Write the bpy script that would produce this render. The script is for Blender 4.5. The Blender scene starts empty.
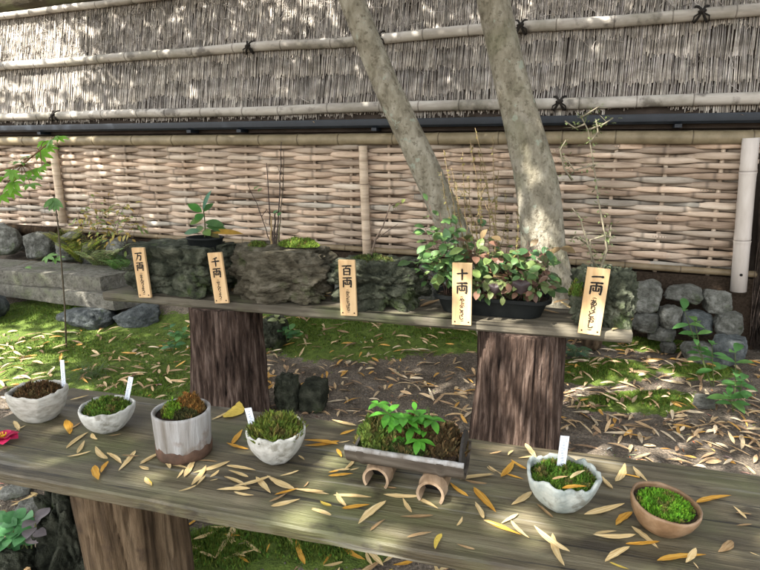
import bpy, bmesh, math, random
from mathutils import Vector, Matrix, Quaternion, noise as mn
random.seed(7)
R = math.radians
V = Vector
S = bpy.context.scene
COL = S.collection

# ------------------------------------------------------------------ camera geometry (all in metres)
F, PITCH, CH = 575.0, R(13.4), 1.35
CAM = V((0, 0, CH))

def ray(px, py):
    u = (px - 380) / F; v = (py - 285) / F
    return V((u, math.cos(PITCH) - v * math.sin(PITCH), -math.sin(PITCH) - v * math.cos(PITCH)))

def onz(px, py, z):
    r = ray(px, py); return CAM + r * ((z - CH) / r.z)

def onpl(px, py, n, d):
    r = ray(px, py); return CAM + r * ((d - n.dot(CAM)) / n.dot(r))

def proj(p):
    q = p - CAM
    d = q.y * math.cos(PITCH) - q.z * math.sin(PITCH); up = q.y * math.sin(PITCH) + q.z * math.cos(PITCH)
    return 380 + F * q.x / d, 285 - F * up / d, d

def ppm(p):            # photo pixels per metre at p
    return F / proj(p)[2]

FA, BA = R(20), R(15.5)
NF = V((math.sin(FA), math.cos(FA), 0)); UF = V((math.cos(FA), -math.sin(FA), 0)); FD = 4.20
NB = V((math.sin(BA), math.cos(BA), 0)); UB = V((math.cos(BA), -math.sin(BA), 0))
Z = V((0, 0, 1))
ZB, ZF = 0.66, 0.60            # tops of the back and front benches

def fp(u, d, z): return UF * u + NF * d + V((0, 0, z))
def bp(u, d, z): return UB * u + NB * d + V((0, 0, z))
def sstep(a, b, x):
    t = max(0, min(1, (x - a) / (b - a))); return t * t * (3 - 2 * t)
def nz(x, y, z=0.0): return mn.noise(V((x, y, z)))
def rnd(a, b): return random.uniform(a, b)

# ------------------------------------------------------------------ materials
def sat(c, k=1.08):
    l = .3 * c[0] + .59 * c[1] + .11 * c[2]
    return tuple(max(.002, l + (q - l) * k) for q in c)
def M(name, cols, scale=10, per=(1, 1, 1), rot=0.0, detail=6, rough=.8, bump=.3, bscale=60, bdist=.01, spec=.15,
      rndv=0.0, transl=0.0, patches=(), nrough=.6, coat=0, bper=None, metal=0):
    cols = [sat(c) for c in cols]; patches = [(sat(q[0]),) + tuple(q[1:]) for q in patches]
    m = bpy.data.materials.new(name); m.use_nodes = True
    nt = m.node_tree; N = nt.nodes; L = nt.links; N.clear()
    out = N.new('ShaderNodeOutputMaterial'); bs = N.new('ShaderNodeBsdfPrincipled')
    tc = N.new('ShaderNodeTexCoord'); vec = tc.outputs['Object']
    oi = N.new('ShaderNodeObjectInfo')
    def mapping(pr):
        mp = N.new('ShaderNodeMapping'); mp.vector_type = 'TEXTURE'
        mp.inputs['Rotation'].default_value = (0, 0, rot); mp.inputs['Scale'].default_value = pr
        L.new(vec, mp.inputs['Vector']); return mp.outputs[0]
    mv = mapping(per)
    if rndv:
        ad = N.new('ShaderNodeVectorMath'); ad.operation = 'MULTIPLY_ADD'
        L.new(oi.outputs['Random'], ad.inputs[0]); ad.inputs[1].default_value = (37, 19, 53); L.new(mv, ad.inputs[2]); mv = ad.outputs[0]
    def noise(sc, dt, v, rg=nrough):
        n = N.new('ShaderNodeTexNoise'); n.inputs['Scale'].default_value = sc; n.inputs['Detail'].default_value = dt
        n.inputs['Roughness'].default_value = rg; L.new(v, n.inputs['Vector']); return n.outputs[0]
    fac = noise(scale, detail, mv)
    rp = N.new('ShaderNodeValToRGB'); L.new(fac, rp.inputs[0]); e = rp.color_ramp.elements
    k = len(cols); lo, hi = .3, .7
    while len(e) < k: e.new(.5)
    for i, c in enumerate(cols):
        e[i].position = lo + (hi - lo) * i / max(1, k - 1); e[i].color = (*c, 1)
    c = rp.outputs[0]
    for (pc, psc, th, soft, amt, *pp) in patches:
        n = noise(psc, 5, mapping(pp[0]) if pp else mapping((1, 1, 1)) if rot == 0 else mapping((1.6, 1, 1)))
        r2 = N.new('ShaderNodeValToRGB'); r2.color_ramp.elements[0].position = th; r2.color_ramp.elements[1].position = th + soft
        r2.color_ramp.elements[0].color = (0, 0, 0, 1); r2.color_ramp.elements[1].color = (amt, amt, amt, 1)
        L.new(n, r2.inputs[0]); mx = N.new('ShaderNodeMixRGB'); L.new(r2.outputs[0], mx.inputs[0]); L.new(c, mx.inputs[1])
        mx.inputs[2].default_value = (*pc, 1); c = mx.outputs[0]
    at = N.new('ShaderNodeAttribute'); at.attribute_name = 'tint'
    mu = N.new('ShaderNodeMixRGB'); mu.blend_type = 'MULTIPLY'; mu.inputs[0].default_value = 1
    L.new(c, mu.inputs[1]); L.new(at.outputs['Color'], mu.inputs[2]); c = mu.outputs[0]
    if rndv:
        hs = N.new('ShaderNodeHueSaturation'); mr = N.new('ShaderNodeMapRange'); L.new(oi.outputs['Random'], mr.inputs[0])
        mr.inputs[3].default_value = 1 - rndv; mr.inputs[4].default_value = 1 + rndv
        L.new(mr.outputs[0], hs.inputs['Value']); L.new(c, hs.inputs['Color']); c = hs.outputs[0]
    L.new(c, bs.inputs['Base Color'])
    bs.inputs['Roughness'].default_value = rough; bs.inputs['Specular IOR Level'].default_value = spec
    bs.inputs['Metallic'].default_value = metal
    if coat: bs.inputs['Coat Weight'].default_value = coat; bs.inputs['Coat Roughness'].default_value = .25
    if bump:
        b = N.new('ShaderNodeBump'); b.inputs['Strength'].default_value = bump; b.inputs['Distance'].default_value = bdist
        L.new(noise(bscale, 6, mapping(bper or per), .65), b.inputs['Height']); L.new(b.outputs[0], bs.inputs['Normal'])
    sh = bs.outputs[0]
    if transl:
        tr = N.new('ShaderNodeBsdfTranslucent'); L.new(c, tr.inputs[0]); ms = N.new('ShaderNodeMixShader'); ms.inputs[0].default_value = transl
        L.new(sh, ms.inputs[1]); L.new(tr.outputs[0], ms.inputs[2]); sh = ms.outputs[0]
    L.new(sh, out.inputs[0])
    return m

MT = {}
MT['twig'] = M('grey_brushwood', [(.165, .150, .132), (.30, .28, .255), (.45, .43, .405)], 14, rough=.75, bump=.3, bscale=200, spec=.3)
MT['backing'] = M('old_mud_board', [(.035, .028, .022), (.07, .055, .045)], 6, rough=.95)
MT['bamboo'] = M('weathered_bamboo', [(.20, .18, .15), (.37, .34, .295), (.52, .49, .44)], 9, (6, 6, 1), rough=.55, bump=.15, bscale=60, spec=.35,
                 patches=[((.07, .06, .05), 7, .54, .1, .75), ((.16, .15, .11), 3, .5, .15, .6)])
MT['bamboo_tan'] = M('tan_bamboo', [(.15, .12, .072), (.28, .232, .15)], 9, rough=.55, bump=.12, bscale=60, spec=.35)
MT['bamboo_white'] = M('pale_bamboo', [(.42, .37, .32), (.56, .51, .46), (.62, .58, .53)], 7, (1, 1, 5), rough=.5, bump=.1, spec=.35)
MT['weave'] = M('split_bamboo', [(.24, .18, .13), (.46, .365, .28), (.60, .51, .41)], 10, (4, 4, .5), rough=.55, bump=.5, bscale=70, bdist=.008, spec=.3)
MT['gutter'] = M('blue_black_sheet_metal', [(.006, .009, .013), (.016, .021, .028)], 8, rough=.5, bump=.1, spec=.35)
MT['cord'] = M('black_rope', [(.012, .011, .010), (.03, .026, .022)], 60, rough=.9)
MT['darktwig'] = M('dark_brushwood', [(.02, .016, .013), (.06, .048, .04), (.13, .105, .09)], 20, rough=.85)
MT['bark'] = M('smooth_grey_bark', [(.13, .115, .084), (.255, .232, .175), (.38, .355, .285)], 20, (1, 1, 2.2), rough=.85, bump=1, bscale=55, bdist=.022, bper=(1, 1, 2),
               patches=[((.085, .07, .048), 34, .55, .06, .55), ((.36, .335, .28), 9, .57, .1, .5), ((.33, .37, .30), 11, .635, .03, .7), ((.15, .16, .09), 4, .54, .14, .3)])
MT['cedar'] = M('cedar_bark', [(.012, .008, .0065), (.075, .050, .038), (.21, .155, .125)], 46, (1, 1, 7), rough=.85, bump=1, bscale=70, bdist=.03)
MT['log'] = M('peeled_log', [(.032, .022, .014), (.095, .066, .040), (.18, .132, .085)], 22, (1, 1, 7), rough=.8, bump=1, bscale=60, bdist=.018,
              patches=[((.05, .035, .025), 8, .58, .08, .7)])
MT['plank'] = M('mossy_old_plank', [(.030, .024, .014), (.084, .070, .042), (.158, .138, .092)], 26, (14, 1, 1), -BA, rough=.55, bump=.8, bscale=46, bdist=.010, spec=.4,
                patches=[((.026, .020, .013), 2.6, .49, .16, .75), ((.105, .112, .050), 3.1, .48, .15, .7), ((.022, .017, .012), 9, .60, .06, .7), ((.010, .009, .007), 75, .61, .03, .85, (60, 1, 1)), ((.20, .19, .16), 30, .60, .05, .45, (16, 1, 1))])
MT['plank_back'] = M('mossy_old_plank_far', [(.042, .035, .026), (.105, .092, .068), (.19, .17, .13)], 26, (14, 1, 1), -BA, rough=.7, bump=.9, bscale=46, bdist=.006,
                     patches=[((.05, .045, .032), 3, .5, .16, .7), ((.10, .115, .05), 4.0, .54, .14, .5), ((.010, .009, .007), 75, .61, .03, .85, (60, 1, 1))])
MT['lava'] = M('mossy_lava_rock', [(.014, .016, .011), (.062, .068, .046), (.165, .17, .125)], 16, rough=.9, bump=1, bscale=60, bdist=.035,
               patches=[((.065, .100, .024), 6, .55, .1, .55)])
MT['lava_pale'] = M('brown_lava_rock', [(.034, .029, .019), (.12, .106, .074), (.25, .225, .17)], 16, (1, 1, .5), rough=.95, bump=1, bscale=60, bdist=.035,
                    patches=[((.07, .095, .03), 6, .56, .1, .6)])
MT['stone'] = M('grey_field_stone', [(.055, .055, .045), (.135, .136, .118), (.26, .26, .235)], 16, rough=.9, bump=1, bscale=40, bdist=.035, nrough=.72,
                patches=[((.07, .10, .035), 5, .55, .12, .6)], rndv=.25)
MT['stone_dark'] = M('blue_grey_stone', [(.030, .035, .035), (.075, .083, .082), (.15, .16, .158)], 22, rough=.85, bump=1, bscale=60, bdist=.02, rndv=.1, nrough=.75, patches=[((.06, .085, .03), 6, .58, .1, .5)])
MT['slab'] = M('grey_slab_stone', [(.07, .066, .053), (.165, .157, .132), (.28, .27, .235)], 20, rough=.92, bump=1, bscale=50, bdist=.025, nrough=.75,
               patches=[((.09, .11, .045), 5, .54, .12, .5)])
MT['glaze_white'] = M('white_crackle_glaze', [(.23, .225, .19), (.41, .405, .37), (.53, .525, .485)], 28, rough=.7, bump=.4, bscale=60, bdist=.006, spec=.4,
                      patches=[((.14, .13, .095), 22, .56, .08, .65)])
MT['glaze_grey'] = M('pale_grey_glaze', [(.21, .20, .165), (.37, .355, .31), (.47, .455, .41)], 30, (1, 1, .4), rough=.6, bump=.4, bscale=60, bdist=.006, spec=.35)
MT['glaze_blue'] = M('blue_grey_glaze', [(.17, .20, .185), (.32, .35, .325), (.46, .475, .43)], 28, rough=.5, bump=.5, bscale=50, bdist=.006, spec=.4,
                     patches=[((.14, .13, .10), 20, .55, .08, .7)])
MT['glaze_brown'] = M('brown_clay', [(.11, .062, .030), (.20, .125, .07), (.29, .20, .125)], 18, rough=.45, bump=.25, bscale=60, spec=.4)
MT['ash_pot'] = M('ash_grey_clay', [(.13, .115, .095), (.26, .25, .235), (.40, .40, .395)], 30, (1, 1, 9), rough=.7, bump=.8, bscale=60, bdist=.01, patches=[((.15, .105, .075), 14, .55, .1, .7)])
MT['ash_base'] = M('charred_band', [(.04, .028, .02), (.11, .065, .045)], 30, rough=.7)
MT['soil'] = M('dark_soil', [(.022, .016, .011), (.065, .046, .032)], 70, rough=1, bump=1, bscale=140, bdist=.01)
MT['moss'] = M('moss', [(.55, .55, .5), (1, 1, 1), (1.35, 1.3, 1.2)], 50, rough=.9, bump=.4, bscale=200, transl=.15)
MT['leaf'] = M('green_leaf', [(.75, .75, .75), (1, 1, 1), (1.2, 1.2, 1.1)], 30, rough=.45, bump=.2, bscale=80, spec=.4, transl=.35)
MT['crown_leaf'] = M('canopy_leaf', [(.6, .6, .6), (.8, .8, .8), (1, 1, 1)], 20, rough=.5, bump=0, transl=.12)
MT['stem'] = M('plant_stem', [(.7, .7, .7), (1.15, 1.1, 1.1)], 60, rough=.7)
MT['litter'] = M('dry_leaf_litter', [(.7, .68, .66), (1, 1, 1), (1.15, 1.12, 1.1)], 45, rough=.62, bump=.25, bscale=110, transl=.12)
MT['straw'] = M('dry_straw_leaf', [(.42, .29, .13), (.61, .46, .24), (.72, .60, .37)], 5, (3, .15, 1), rough=.6, bump=.3, bscale=100, rndv=.18, transl=.12)
MT['amber'] = M('dry_amber_leaf', [(.36, .17, .035), (.58, .31, .065), (.66, .44, .14)], 5, (3, .15, 1), rough=.55, bump=.3, bscale=100, rndv=.16, transl=.12)
MT['yellow'] = M('dry_yellow_leaf', [(.46, .33, .07), (.66, .51, .14)], 22, rough=.55, bump=.3, bscale=100, rndv=.1, transl=.15)
MT['brown'] = M('dry_brown_leaf', [(.15, .09, .045), (.30, .20, .105), (.40, .30, .18)], 5, (3, .15, 1), rough=.7, bump=.3, bscale=100, rndv=.15)
MT['board'] = M('pale_sawn_board', [(.42, .265, .13), (.54, .37, .20), (.60, .44, .26)], 30, (1, 1, 10), rough=.6, bump=.12, bscale=60, spec=.3)
MT['ink'] = M('black_ink', [(.010, .009, .008), (.02, .018, .016)], 40, rough=.7, bump=0)
MT['tag'] = M('white_plastic', [(.62, .66, .70), (.72, .75, .78)], 20, rough=.4, bump=0, spec=.4)
MT['tag_ink'] = M('faded_blue_ink', [(.22, .27, .34), (.30, .35, .42)], 40, rough=.8, bump=0)
MT['nail'] = M('rusty_nail', [(.05, .035, .028), (.09, .06, .045)], 40, rough=.6, metal=.6)
MT['black_plastic'] = M('black_plastic', [(.006, .007, .007), (.014, .016, .015)], 15, rough=.6, bump=.1)
MT['petal'] = M('pink_petal', [(.42, .02, .07), (.60, .05, .13)], 20, rough=.5, bump=.15, transl=.25)
MT['stamen'] = M('yellow_stamen', [(.6, .36, .05), (.75, .52, .1)], 40, rough=.6)
MT['olive_bamboo'] = M('aged_split_bamboo', [(.020, .016, .013), (.070, .058, .046), (.17, .15, .125)], 26, (9, 1, 1), -R(17), rough=.6, bump=.3, bscale=80)
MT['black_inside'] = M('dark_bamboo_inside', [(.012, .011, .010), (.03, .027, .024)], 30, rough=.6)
MT['foot_bamboo'] = M('brown_bamboo_foot', [(.13, .085, .05), (.29, .21, .14), (.38, .29, .20)], 30, (1, 4, 1), rough=.65, bump=.2)

# ground: dirt, gravel grains and moss where the 'moss' attribute says moss grows
def ground_mat():
    m = bpy.data.materials.new('garden_dirt'); m.use_nodes = True; nt = m.node_tree; N = nt.nodes; L = nt.links
    bs = N['Principled BSDF']; tc = N.new('ShaderNodeTexCoord')
    def noise(sc, dt, rg=.6):
        n = N.new('ShaderNodeTexNoise'); n.inputs['Scale'].default_value = sc; n.inputs['Detail'].default_value = dt; n.inputs['Roughness'].default_value = rg
        L.new(tc.outputs['Object'], n.inputs['Vector']); return n.outputs[0]
    def ramp(f, st):
        r = N.new('ShaderNodeValToRGB'); e = r.color_ramp.elements
        while len(e) < len(st): e.new(.5)
        for i, (p, c) in enumerate(st): e[i].position = p; e[i].color = (*c, 1)
        L.new(f, r.inputs[0]); return r.outputs[0]
    dirt = ramp(noise(5, 8, .7), [(.3, (.070, .057, .042)), (.5, (.145, .121, .094)), (.7, (.24, .205, .165))])
    vo = N.new('ShaderNodeTexVoronoi'); vo.inputs['Scale'].default_value = 130; L.new(tc.outputs['Object'], vo.inputs['Vector'])
    sep = N.new('ShaderNodeSeparateColor'); L.new(vo.outputs['Color'], sep.inputs[0])
    gr = ramp(sep.outputs[0], [(0, (.5, .48, .46)), (.7, (.95, .93, .9)), (1, (1.6, 1.5, 1.4))])
    mu = N.new('ShaderNodeMixRGB'); mu.blend_type = 'MULTIPLY'; mu.inputs[0].default_value = .8; L.new(dirt, mu.inputs[1]); L.new(gr, mu.inputs[2])
    moss = ramp(noise(28, 8, .7), [(.3, (.036, .052, .012)), (.5, (.085, .125, .022)), (.7, (.145, .195, .036))])
    at = N.new('ShaderNodeAttribute'); at.attribute_name = 'moss'
    ad = N.new('ShaderNodeMath'); ad.operation = 'MULTIPLY_ADD'; L.new(noise(14, 8, .75), ad.inputs[0]); ad.inputs[1].default_value = 1.5; L.new(at.outputs['Fac'], ad.inputs[2])
    mk = ramp(ad.outputs[0], [(.98, (0, 0, 0)), (1.32, (1, 1, 1))])
    mx = N.new('ShaderNodeMixRGB'); L.new(mk, mx.inputs[0]); L.new(mu.outputs[0], mx.inputs[1]); L.new(moss, mx.inputs[2])
    L.new(mx.outputs[0], bs.inputs['Base Color']); bs.inputs['Roughness'].default_value = .95; bs.inputs['Specular IOR Level'].default_value = .2
    b = N.new('ShaderNodeBump'); b.inputs['Strength'].default_value = .9; b.inputs['Distance'].default_value = .012
    a2 = N.new('ShaderNodeMath'); a2.operation = 'MULTIPLY_ADD'; L.new(vo.outputs['Distance'], a2.inputs[0]); a2.inputs[1].default_value = -.5; L.new(noise(60, 8, .7), a2.inputs[2])
    L.new(a2.outputs[0], b.inputs['Height']); L.new(b.outputs[0], bs.inputs['Normal'])
    return m
MT['ground'] = ground_mat()

# ------------------------------------------------------------------ mesh builder (world coordinates; build() subtracts the thing's location)
class MB:
    def __init__(s): s.v = []; s.f = []; s.c = []; s.tint = (1, 1, 1)
    def add(s, p): s.v.append((p[0], p[1], p[2])); s.c.append(s.tint); return len(s.v) - 1
    def face(s, *i): s.f.append(i)
    def tube(s, pts, rad, n=8, cap=True, rfun=None):
        pts = [V(p) for p in pts]; k = len(pts)
        if not hasattr(rad, '__len__'): rad = [rad] * k
        t = (pts[1] - pts[0]).normalized()
        a = t.orthogonal().normalized(); base = len(s.v)
        for i in range(k):
            t2 = (pts[min(i + 1, k - 1)] - pts[max(i - 1, 0)]).normalized()
            a = (a - t2 * a.dot(t2)).normalized(); b = t2.cross(a)
            for j in range(n):
                th = 2 * math.pi * j / n
                r = rad[i] * (rfun(i, th) if rfun else 1)
                s.add(pts[i] + (a * math.cos(th) + b * math.sin(th)) * r)
        for i in range(k - 1):
            for j in range(n):
                q = base + i * n; s.face(q + j, q + (j + 1) % n, q + n + (j + 1) % n, q + n + j)
        if cap:
            s.face(*[base + j for j in reversed(range(n))]); s.face(*[base + (k - 1) * n + j for j in range(n)])
    def box(s, o, x, y, z):      # corner + three edge vectors
        o, x, y, z = V(o), V(x), V(y), V(z)
        i = [s.add(o + x * a + y * b + z * c) for c in (0, 1) for b in (0, 1) for a in (0, 1)]
        for q in ((0, 2, 3, 1), (4, 5, 7, 6), (0, 1, 5, 4), (2, 6, 7, 3), (0, 4, 6, 2), (1, 3, 7, 5)): s.face(*[i[k] for k in q])
    def leaf(s, base, d, up, ln, w, curl=0.2, fold=.15, n=5, peak=.45, twist=0.0):
        d = V(d).normalized(); up = V(up); up = (up - d * up.dot(d))
        up = up.normalized() if up.length > 1e-5 else d.orthogonal().normalized()
        sd = d.cross(up); prev = None; p = V(base); ang = 0
        for i in range(n + 1):
            t = i / n
            hw = w * .5 * (math.sin(math.pi * (t ** (math.log(.5) / math.log(peak)))) ** .8 if 0 < t < 1 else 0.03)
            q = Quaternion(d, twist * t); uu = q @ up; ss = q @ sd
            row = (s.add(p - ss * hw + uu * hw * fold * 2), s.add(p), s.add(p + ss * hw + uu * hw * fold * 2))
            if prev: s.face(prev[0], prev[1], row[1], row[0]); s.face(prev[1], prev[2], row[2], row[1])
            prev = row
            ang = -curl * t
            p = p + (d * math.cos(ang) + up * math.sin(ang)) * (ln / n)
    def build(s, name, mat, parent=None, loc=None, smooth=True):
        o0 = V(loc) if loc is not None else (V(parent['_loc']) if parent is not None else V((0, 0, 0)))
        me = bpy.data.meshes.new(name)
        me.from_pydata([(a - o0.x, b - o0.y, c - o0.z) for a, b, c in s.v], [], s.f)
        at = me.attributes.new('tint', 'FLOAT_COLOR', 'POINT')
        at.data.foreach_set('color', [q for c in s.c for q in (c[0], c[1], c[2], 1.0)])
        if smooth: me.polygons.foreach_set('use_smooth', [True] * len(me.polygons))
        me.materials.append(MT[mat] if isinstance(mat, str) else mat)
        ob = bpy.data.objects.new(name, me); COL.objects.link(ob)
        ob['_loc'] = [o0.x, o0.y, o0.z]
        if parent is not None: ob.parent = parent
        else: ob.location = o0
        return ob

def tag(o, label, cat, group=None):
    o['label'] = label; o['category'] = cat
    if group: o['group'] = group
    return o
def thing(name, label, cat, loc, group=None):
    o = bpy.data.objects.new(name, None); COL.objects.link(o); o.location = V(loc); o['_loc'] = list(V(loc)); o.empty_display_size = .05
    return tag(o, label, cat, group)
def sharp(o, ang=35):
    o.data.set_sharp_from_angle(angle=R(ang)); return o

# ------------------------------------------------------------------ ground
MOSS = []      # (x, y, rx, ry)
for px, py, rx, ry in [(110, 350, .85, .55), (50, 345, .6, .35), (150, 385, .45, .35), (30, 318, .6, .3), (370, 338, .75, .38), (310, 335, .5, .32), (455, 345, .35, .25),
                       (600, 375, .28, .14), (650, 352, .3, .12), (700, 378, .2, .10), (640, 400, .3, .1), (230, 545, .25, .12), (330, 540, .2, .1)]:
    p = onz(px, py, .03); MOSS.append((p.x, p.y, rx, ry))
def mossy(x, y):
    b = -9
    for (a, c, rx, ry) in MOSS:
        q = 1 - math.hypot((x - a) / rx, (y - c) / ry)
        b = max(b, q)
    return max(0, min(1, .5 + b * 1.6))
def gz(x, y):
    w = NF.dot(V((x, y, 0))); u = UF.dot(V((x, y, 0)))
    if abs(x) > 12 or y > 14 or y < -8: return 0.0
    g = .26 * sstep(3.2, 4.2, w) * sstep(.8, -3.4, u) * (1 if w < 5.2 else sstep(8, 5.2, w))
    g += .07 * sstep(2.9, 3.7, w) * (1 if w < 5.2 else sstep(8, 5.2, w))
    g += .018 * nz(x * 1.3, y * 1.3, 3.1) + .006 * nz(x * 7, y * 7, 1.2)
    m = mossy(x, y)
    return g + .02 * m * (1 + .8 * nz(x * 6, y * 6, 9))
def axis(lo, hi, st, far):
    a = []; x = lo
    while x <= hi + 1e-6: a.append(x); x += st
    d = st; x = lo; pre = []
    while x > -far: d *= 1.35; x -= d; pre.append(x)
    d = st; x = hi; post = []
    while x < far: d *= 1.35; x += d; post.append(x)
    return pre[::-1] + a + post
xs = axis(-4.4, 3.2, .03, 90); ys = axis(.2, 5.6, .03, 90)
g = MB()
mossv = []
for y in ys:
    for x in xs: g.add((x, y, gz(x, y))); mossv.append(mossy(x, y) if abs(x) < 8 and -1 < y < 9 else 0)
nx = len(xs)
for j in range(len(ys) - 1):
    for i in range(nx - 1): g.face(j * nx + i, j * nx + i + 1, (j + 1) * nx + i + 1, (j + 1) * nx + i)
ground = g.build('ground', 'ground'); ground['kind'] = 'structure'
ma = ground.data.attributes.new('moss', 'FLOAT', 'POINT'); ma.data.foreach_set('value', mossv)

# moss tufts over the mossy ground (stuff)
mt = MB(); k = 0
while k < 42000:
    a = random.choice(MOSS); x = a[0] + random.gauss(0, .45) * a[2]; y = a[1] + random.gauss(0, .45) * a[3]
    if mossy(x, y) + .9 * nz(x * 7, y * 7, 4) + .3 * nz(x * 23, y * 23, 8) < .66 or y < 1.0: k += .2; continue
    k += 1
    z = gz(x, y); h = rnd(.006, .018); an = rnd(0, 6.28); w = rnd(.002, .005); tn = rnd(.6, 1.35)
    mt.tint = (.105 * tn * rnd(.7, 1.3), .165 * tn, .026 * tn)
    dx, dy = math.cos(an), math.sin(an)
    i0 = mt.add((x - dx * w, y - dy * w, z - .002)); i1 = mt.add((x + dx * w, y + dy * w, z - .002)); i2 = mt.add((x + rnd(-.008, .008), y + rnd(-.008, .008), z + h)); mt.face(i0, i1, i2)
o = mt.build('ground_moss', 'moss', smooth=False); o['kind'] = 'stuff'; tag(o, 'short green moss covering the damp garden ground', 'moss')

# small pebbles / crumbs on the dirt (stuff)
pb = MB()
for k in range(5200):
    y = rnd(.75, 4.0); x = rnd(-.75, .75) * (y + .3)
    if mossy(x, y) > .6: continue
    r = rnd(.002, .0065) * (1 if random.random() < .93 else 1.8); z = gz(x, y); t = rnd(.5, 1.6); pb.tint = (.13 * t, .118 * t, .103 * t)
    tp = pb.add((x + rnd(-.3, .3) * r, y, z + r * .8)); ring = [pb.add((x + r * rnd(.7, 1.2) * math.cos(q * 1.2566 + .3), y + r * rnd(.7, 1.2) * math.sin(q * 1.2566 + .3), z - .001)) for q in range(5)]
    for q in range(5): pb.face(ring[q], ring[(q + 1) % 5], tp)
o = pb.build('gravel_grit', MT['litter']); o['kind'] = 'stuff'; tag(o, 'fine grey grit and crumbs of soil on the bare ground', 'grit')

# ------------------------------------------------------------------ bamboo pole helper
def bamboo(mb, a, b, r, node=.33, n=12, seed=0, bow=.004, taper=0.0, sag=1):
    a, b = V(a), V(b); ln = (b - a).length; t = (b - a).normalized(); s1 = t.orthogonal().normalized(); s2 = t.cross(s1)
    pts, rad = [], []; x = 0.0; nxt = .12 + .1 * (seed % 3)
    rs = random.Random(seed)
    stations = []; nodes_at = []
    while nxt < ln:
        stations += [(nxt - .03, 1), (nxt - .008, 1.03), (nxt, 1.09), (nxt + .005, .98), (nxt + .012, 1.04), (nxt + .04, 1)]
        nodes_at.append(nxt); nxt += node * rs.uniform(.8, 1.2)
    stations = [(0, 1)] + [q for q in stations if 0 < q[0] < ln] + [(ln, 1)]
    for (x, k) in stations:
        w1 = bow * mn.noise(V((x * 1.1, seed * 3.3, 0))) * 3; w2 = bow * mn.noise(V((x * 1.1, seed * 3.3, 7))) * 3
        pts.append(a + t * x + s1 * w1 + s2 * w2); rad.append(r * k * (1 - taper * x / ln))
    b0 = len(mb.v); mb.tube(pts, rad, n); bt = mb.tint
    for i, (x, k) in enumerate(stations):
        if abs(k - .98) < .001:
            for j in range(n): mb.c[b0 + i * n + j] = (bt[0] * .35, bt[1] * .32, bt[2] * .3)

# ------------------------------------------------------------------ brushwood screen above the fence
U0, U1 = -8.6, 3.6
TILT = R(14)                                    # leans back like a low thatched eave
TN = (NF * math.cos(TILT) + Z * -math.sin(TILT)).normalized()     # plane normal, away from the camera
TV = (Z * math.cos(TILT) + NF * math.sin(TILT)).normalized()      # up the slope
T0 = fp(0, FD - .03, 1.58)
def sp(u, v, out=0): return T0 + UF * u + TV * v - TN * out       # point on the screen: along, up the slope, outwards
def hit_screen(px, py):
    p = onpl(px, py, TN, TN.dot(T0)); q = p - T0; return q.dot(UF), q.dot(TV)
screen = thing('brushwood_screen', 'grey brushwood screen laced with bamboo poles, running along above the dark gutter', 'screen', fp(-1, FD, 1.58))
tw = MB()
VMAX = 1.30
rows = 8; step = .158
rs = random.Random(3)
for k in range(rows):
    v0 = .0 + k * step
    n = int((U1 - U0) / .0080)
    for i in range(n):
        u = U0 + (U1 - U0) * (i + rs.gauss(.5, .18)) / n
        wob = .055 * mn.noise(V((u * 2.1, k * 5.7, 0))) + .022 * mn.noise(V((u * 9, k * 3.1, 2)))
        vb = v0 + wob + rs.gauss(0, .012 if k < 4 else .035) - (.02 if rs.random() < .06 else 0)
        ln = rs.uniform(.24, .42)
        lean = .08 * mn.noise(V((u * 1.5, k * .6, 5))) + rs.gauss(0, .016 + .010 * max(0, k - 4)) + .05 * (u + 1) / 4
        o0 = .024 + .006 * mn.noise(V((u * 6, k, 1))) + rs.uniform(-.006, .006)
        r = rs.uniform(.0026, .0040)
        t = rs.choice((.6, .8, .95, 1.0, 1.15, 1.3)) * (1 + .25 * mn.noise(V((u * 4, k * 1.7, 8))))
        tw.tint = (t * 1.0, t * rs.uniform(.96, 1.0), t * rs.uniform(.92, 1.0))
        p0 = sp(u, vb, o0); p2 = sp(u + lean * ln, vb + ln, o0 - .012 + rs.uniform(-.004, .004))
        pm = (p0 + p2) / 2 + UF * rs.gauss(0, .0015) - TN * rs.uniform(0, .006)
        b0 = len(tw.v); tw.tube([p0, p0 + (pm - p0) * .06, pm, p2], [r, r, r, r * .7], 4)
        for q in range(8): tw.c[b0 + q] = (t * 1.5, t * 1.45, t * 1.35)      # pale cut ends
# loose side twigs that stick out of the bundle
for i in range(8000):
    u = rs.uniform(U0, U1); v = rs.uniform(.02, VMAX) ** 1.0
    if rs.random() > (.10 if v < .5 else .30 + .6 * (v / VMAX)): continue
    a = rs.gauss(0, .75); ln = rs.uniform(.04, .13); t = rs.uniform(.5, 1.5); tw.tint = (t, t * .97, t * .94)
    p0 = sp(u, v, .034); p2 = sp(u + math.sin(a) * ln, v + math.cos(a) * ln, rs.uniform(.03, .055))
    tw.tube([p0, (p0 + p2) / 2 + UF * rs.gauss(0, .006), p2], [.0022, .002, .001], 3, cap=False)
tw.build('twig_panel', 'twig', screen)
bk = MB(); bk.box(sp(U0, -.02, 0), UF * (U1 - U0), TV * (VMAX + .1), TN * .05); bk.build('backing_board', 'backing', screen, smooth=False)
def rail(pts_px, r, seed, mat='bamboo', out=.055):
    (ua, va), (ub, vb) = hit_screen(*pts_px[0]), hit_screen(*pts_px[1])
    sl = (vb - va) / (ub - ua)
    b = MB(); bamboo(b, sp(U0, va + sl * (U0 - ua), out + .01), sp(U1, va + sl * (U1 - ua), out + .01), r, .36, 14, seed, .006)
    return b.build('bamboo_rail', mat, screen), (lambda u: va + sl * (u - ua))
r1, f1 = rail([(60, 118), (700, 103)], .036, 1)
r2, f2 = rail([(60, 65), (700, 19)], .036, 2)
r3, f3 = rail([(10, 19), (170, 0)], .030, 3)
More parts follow.
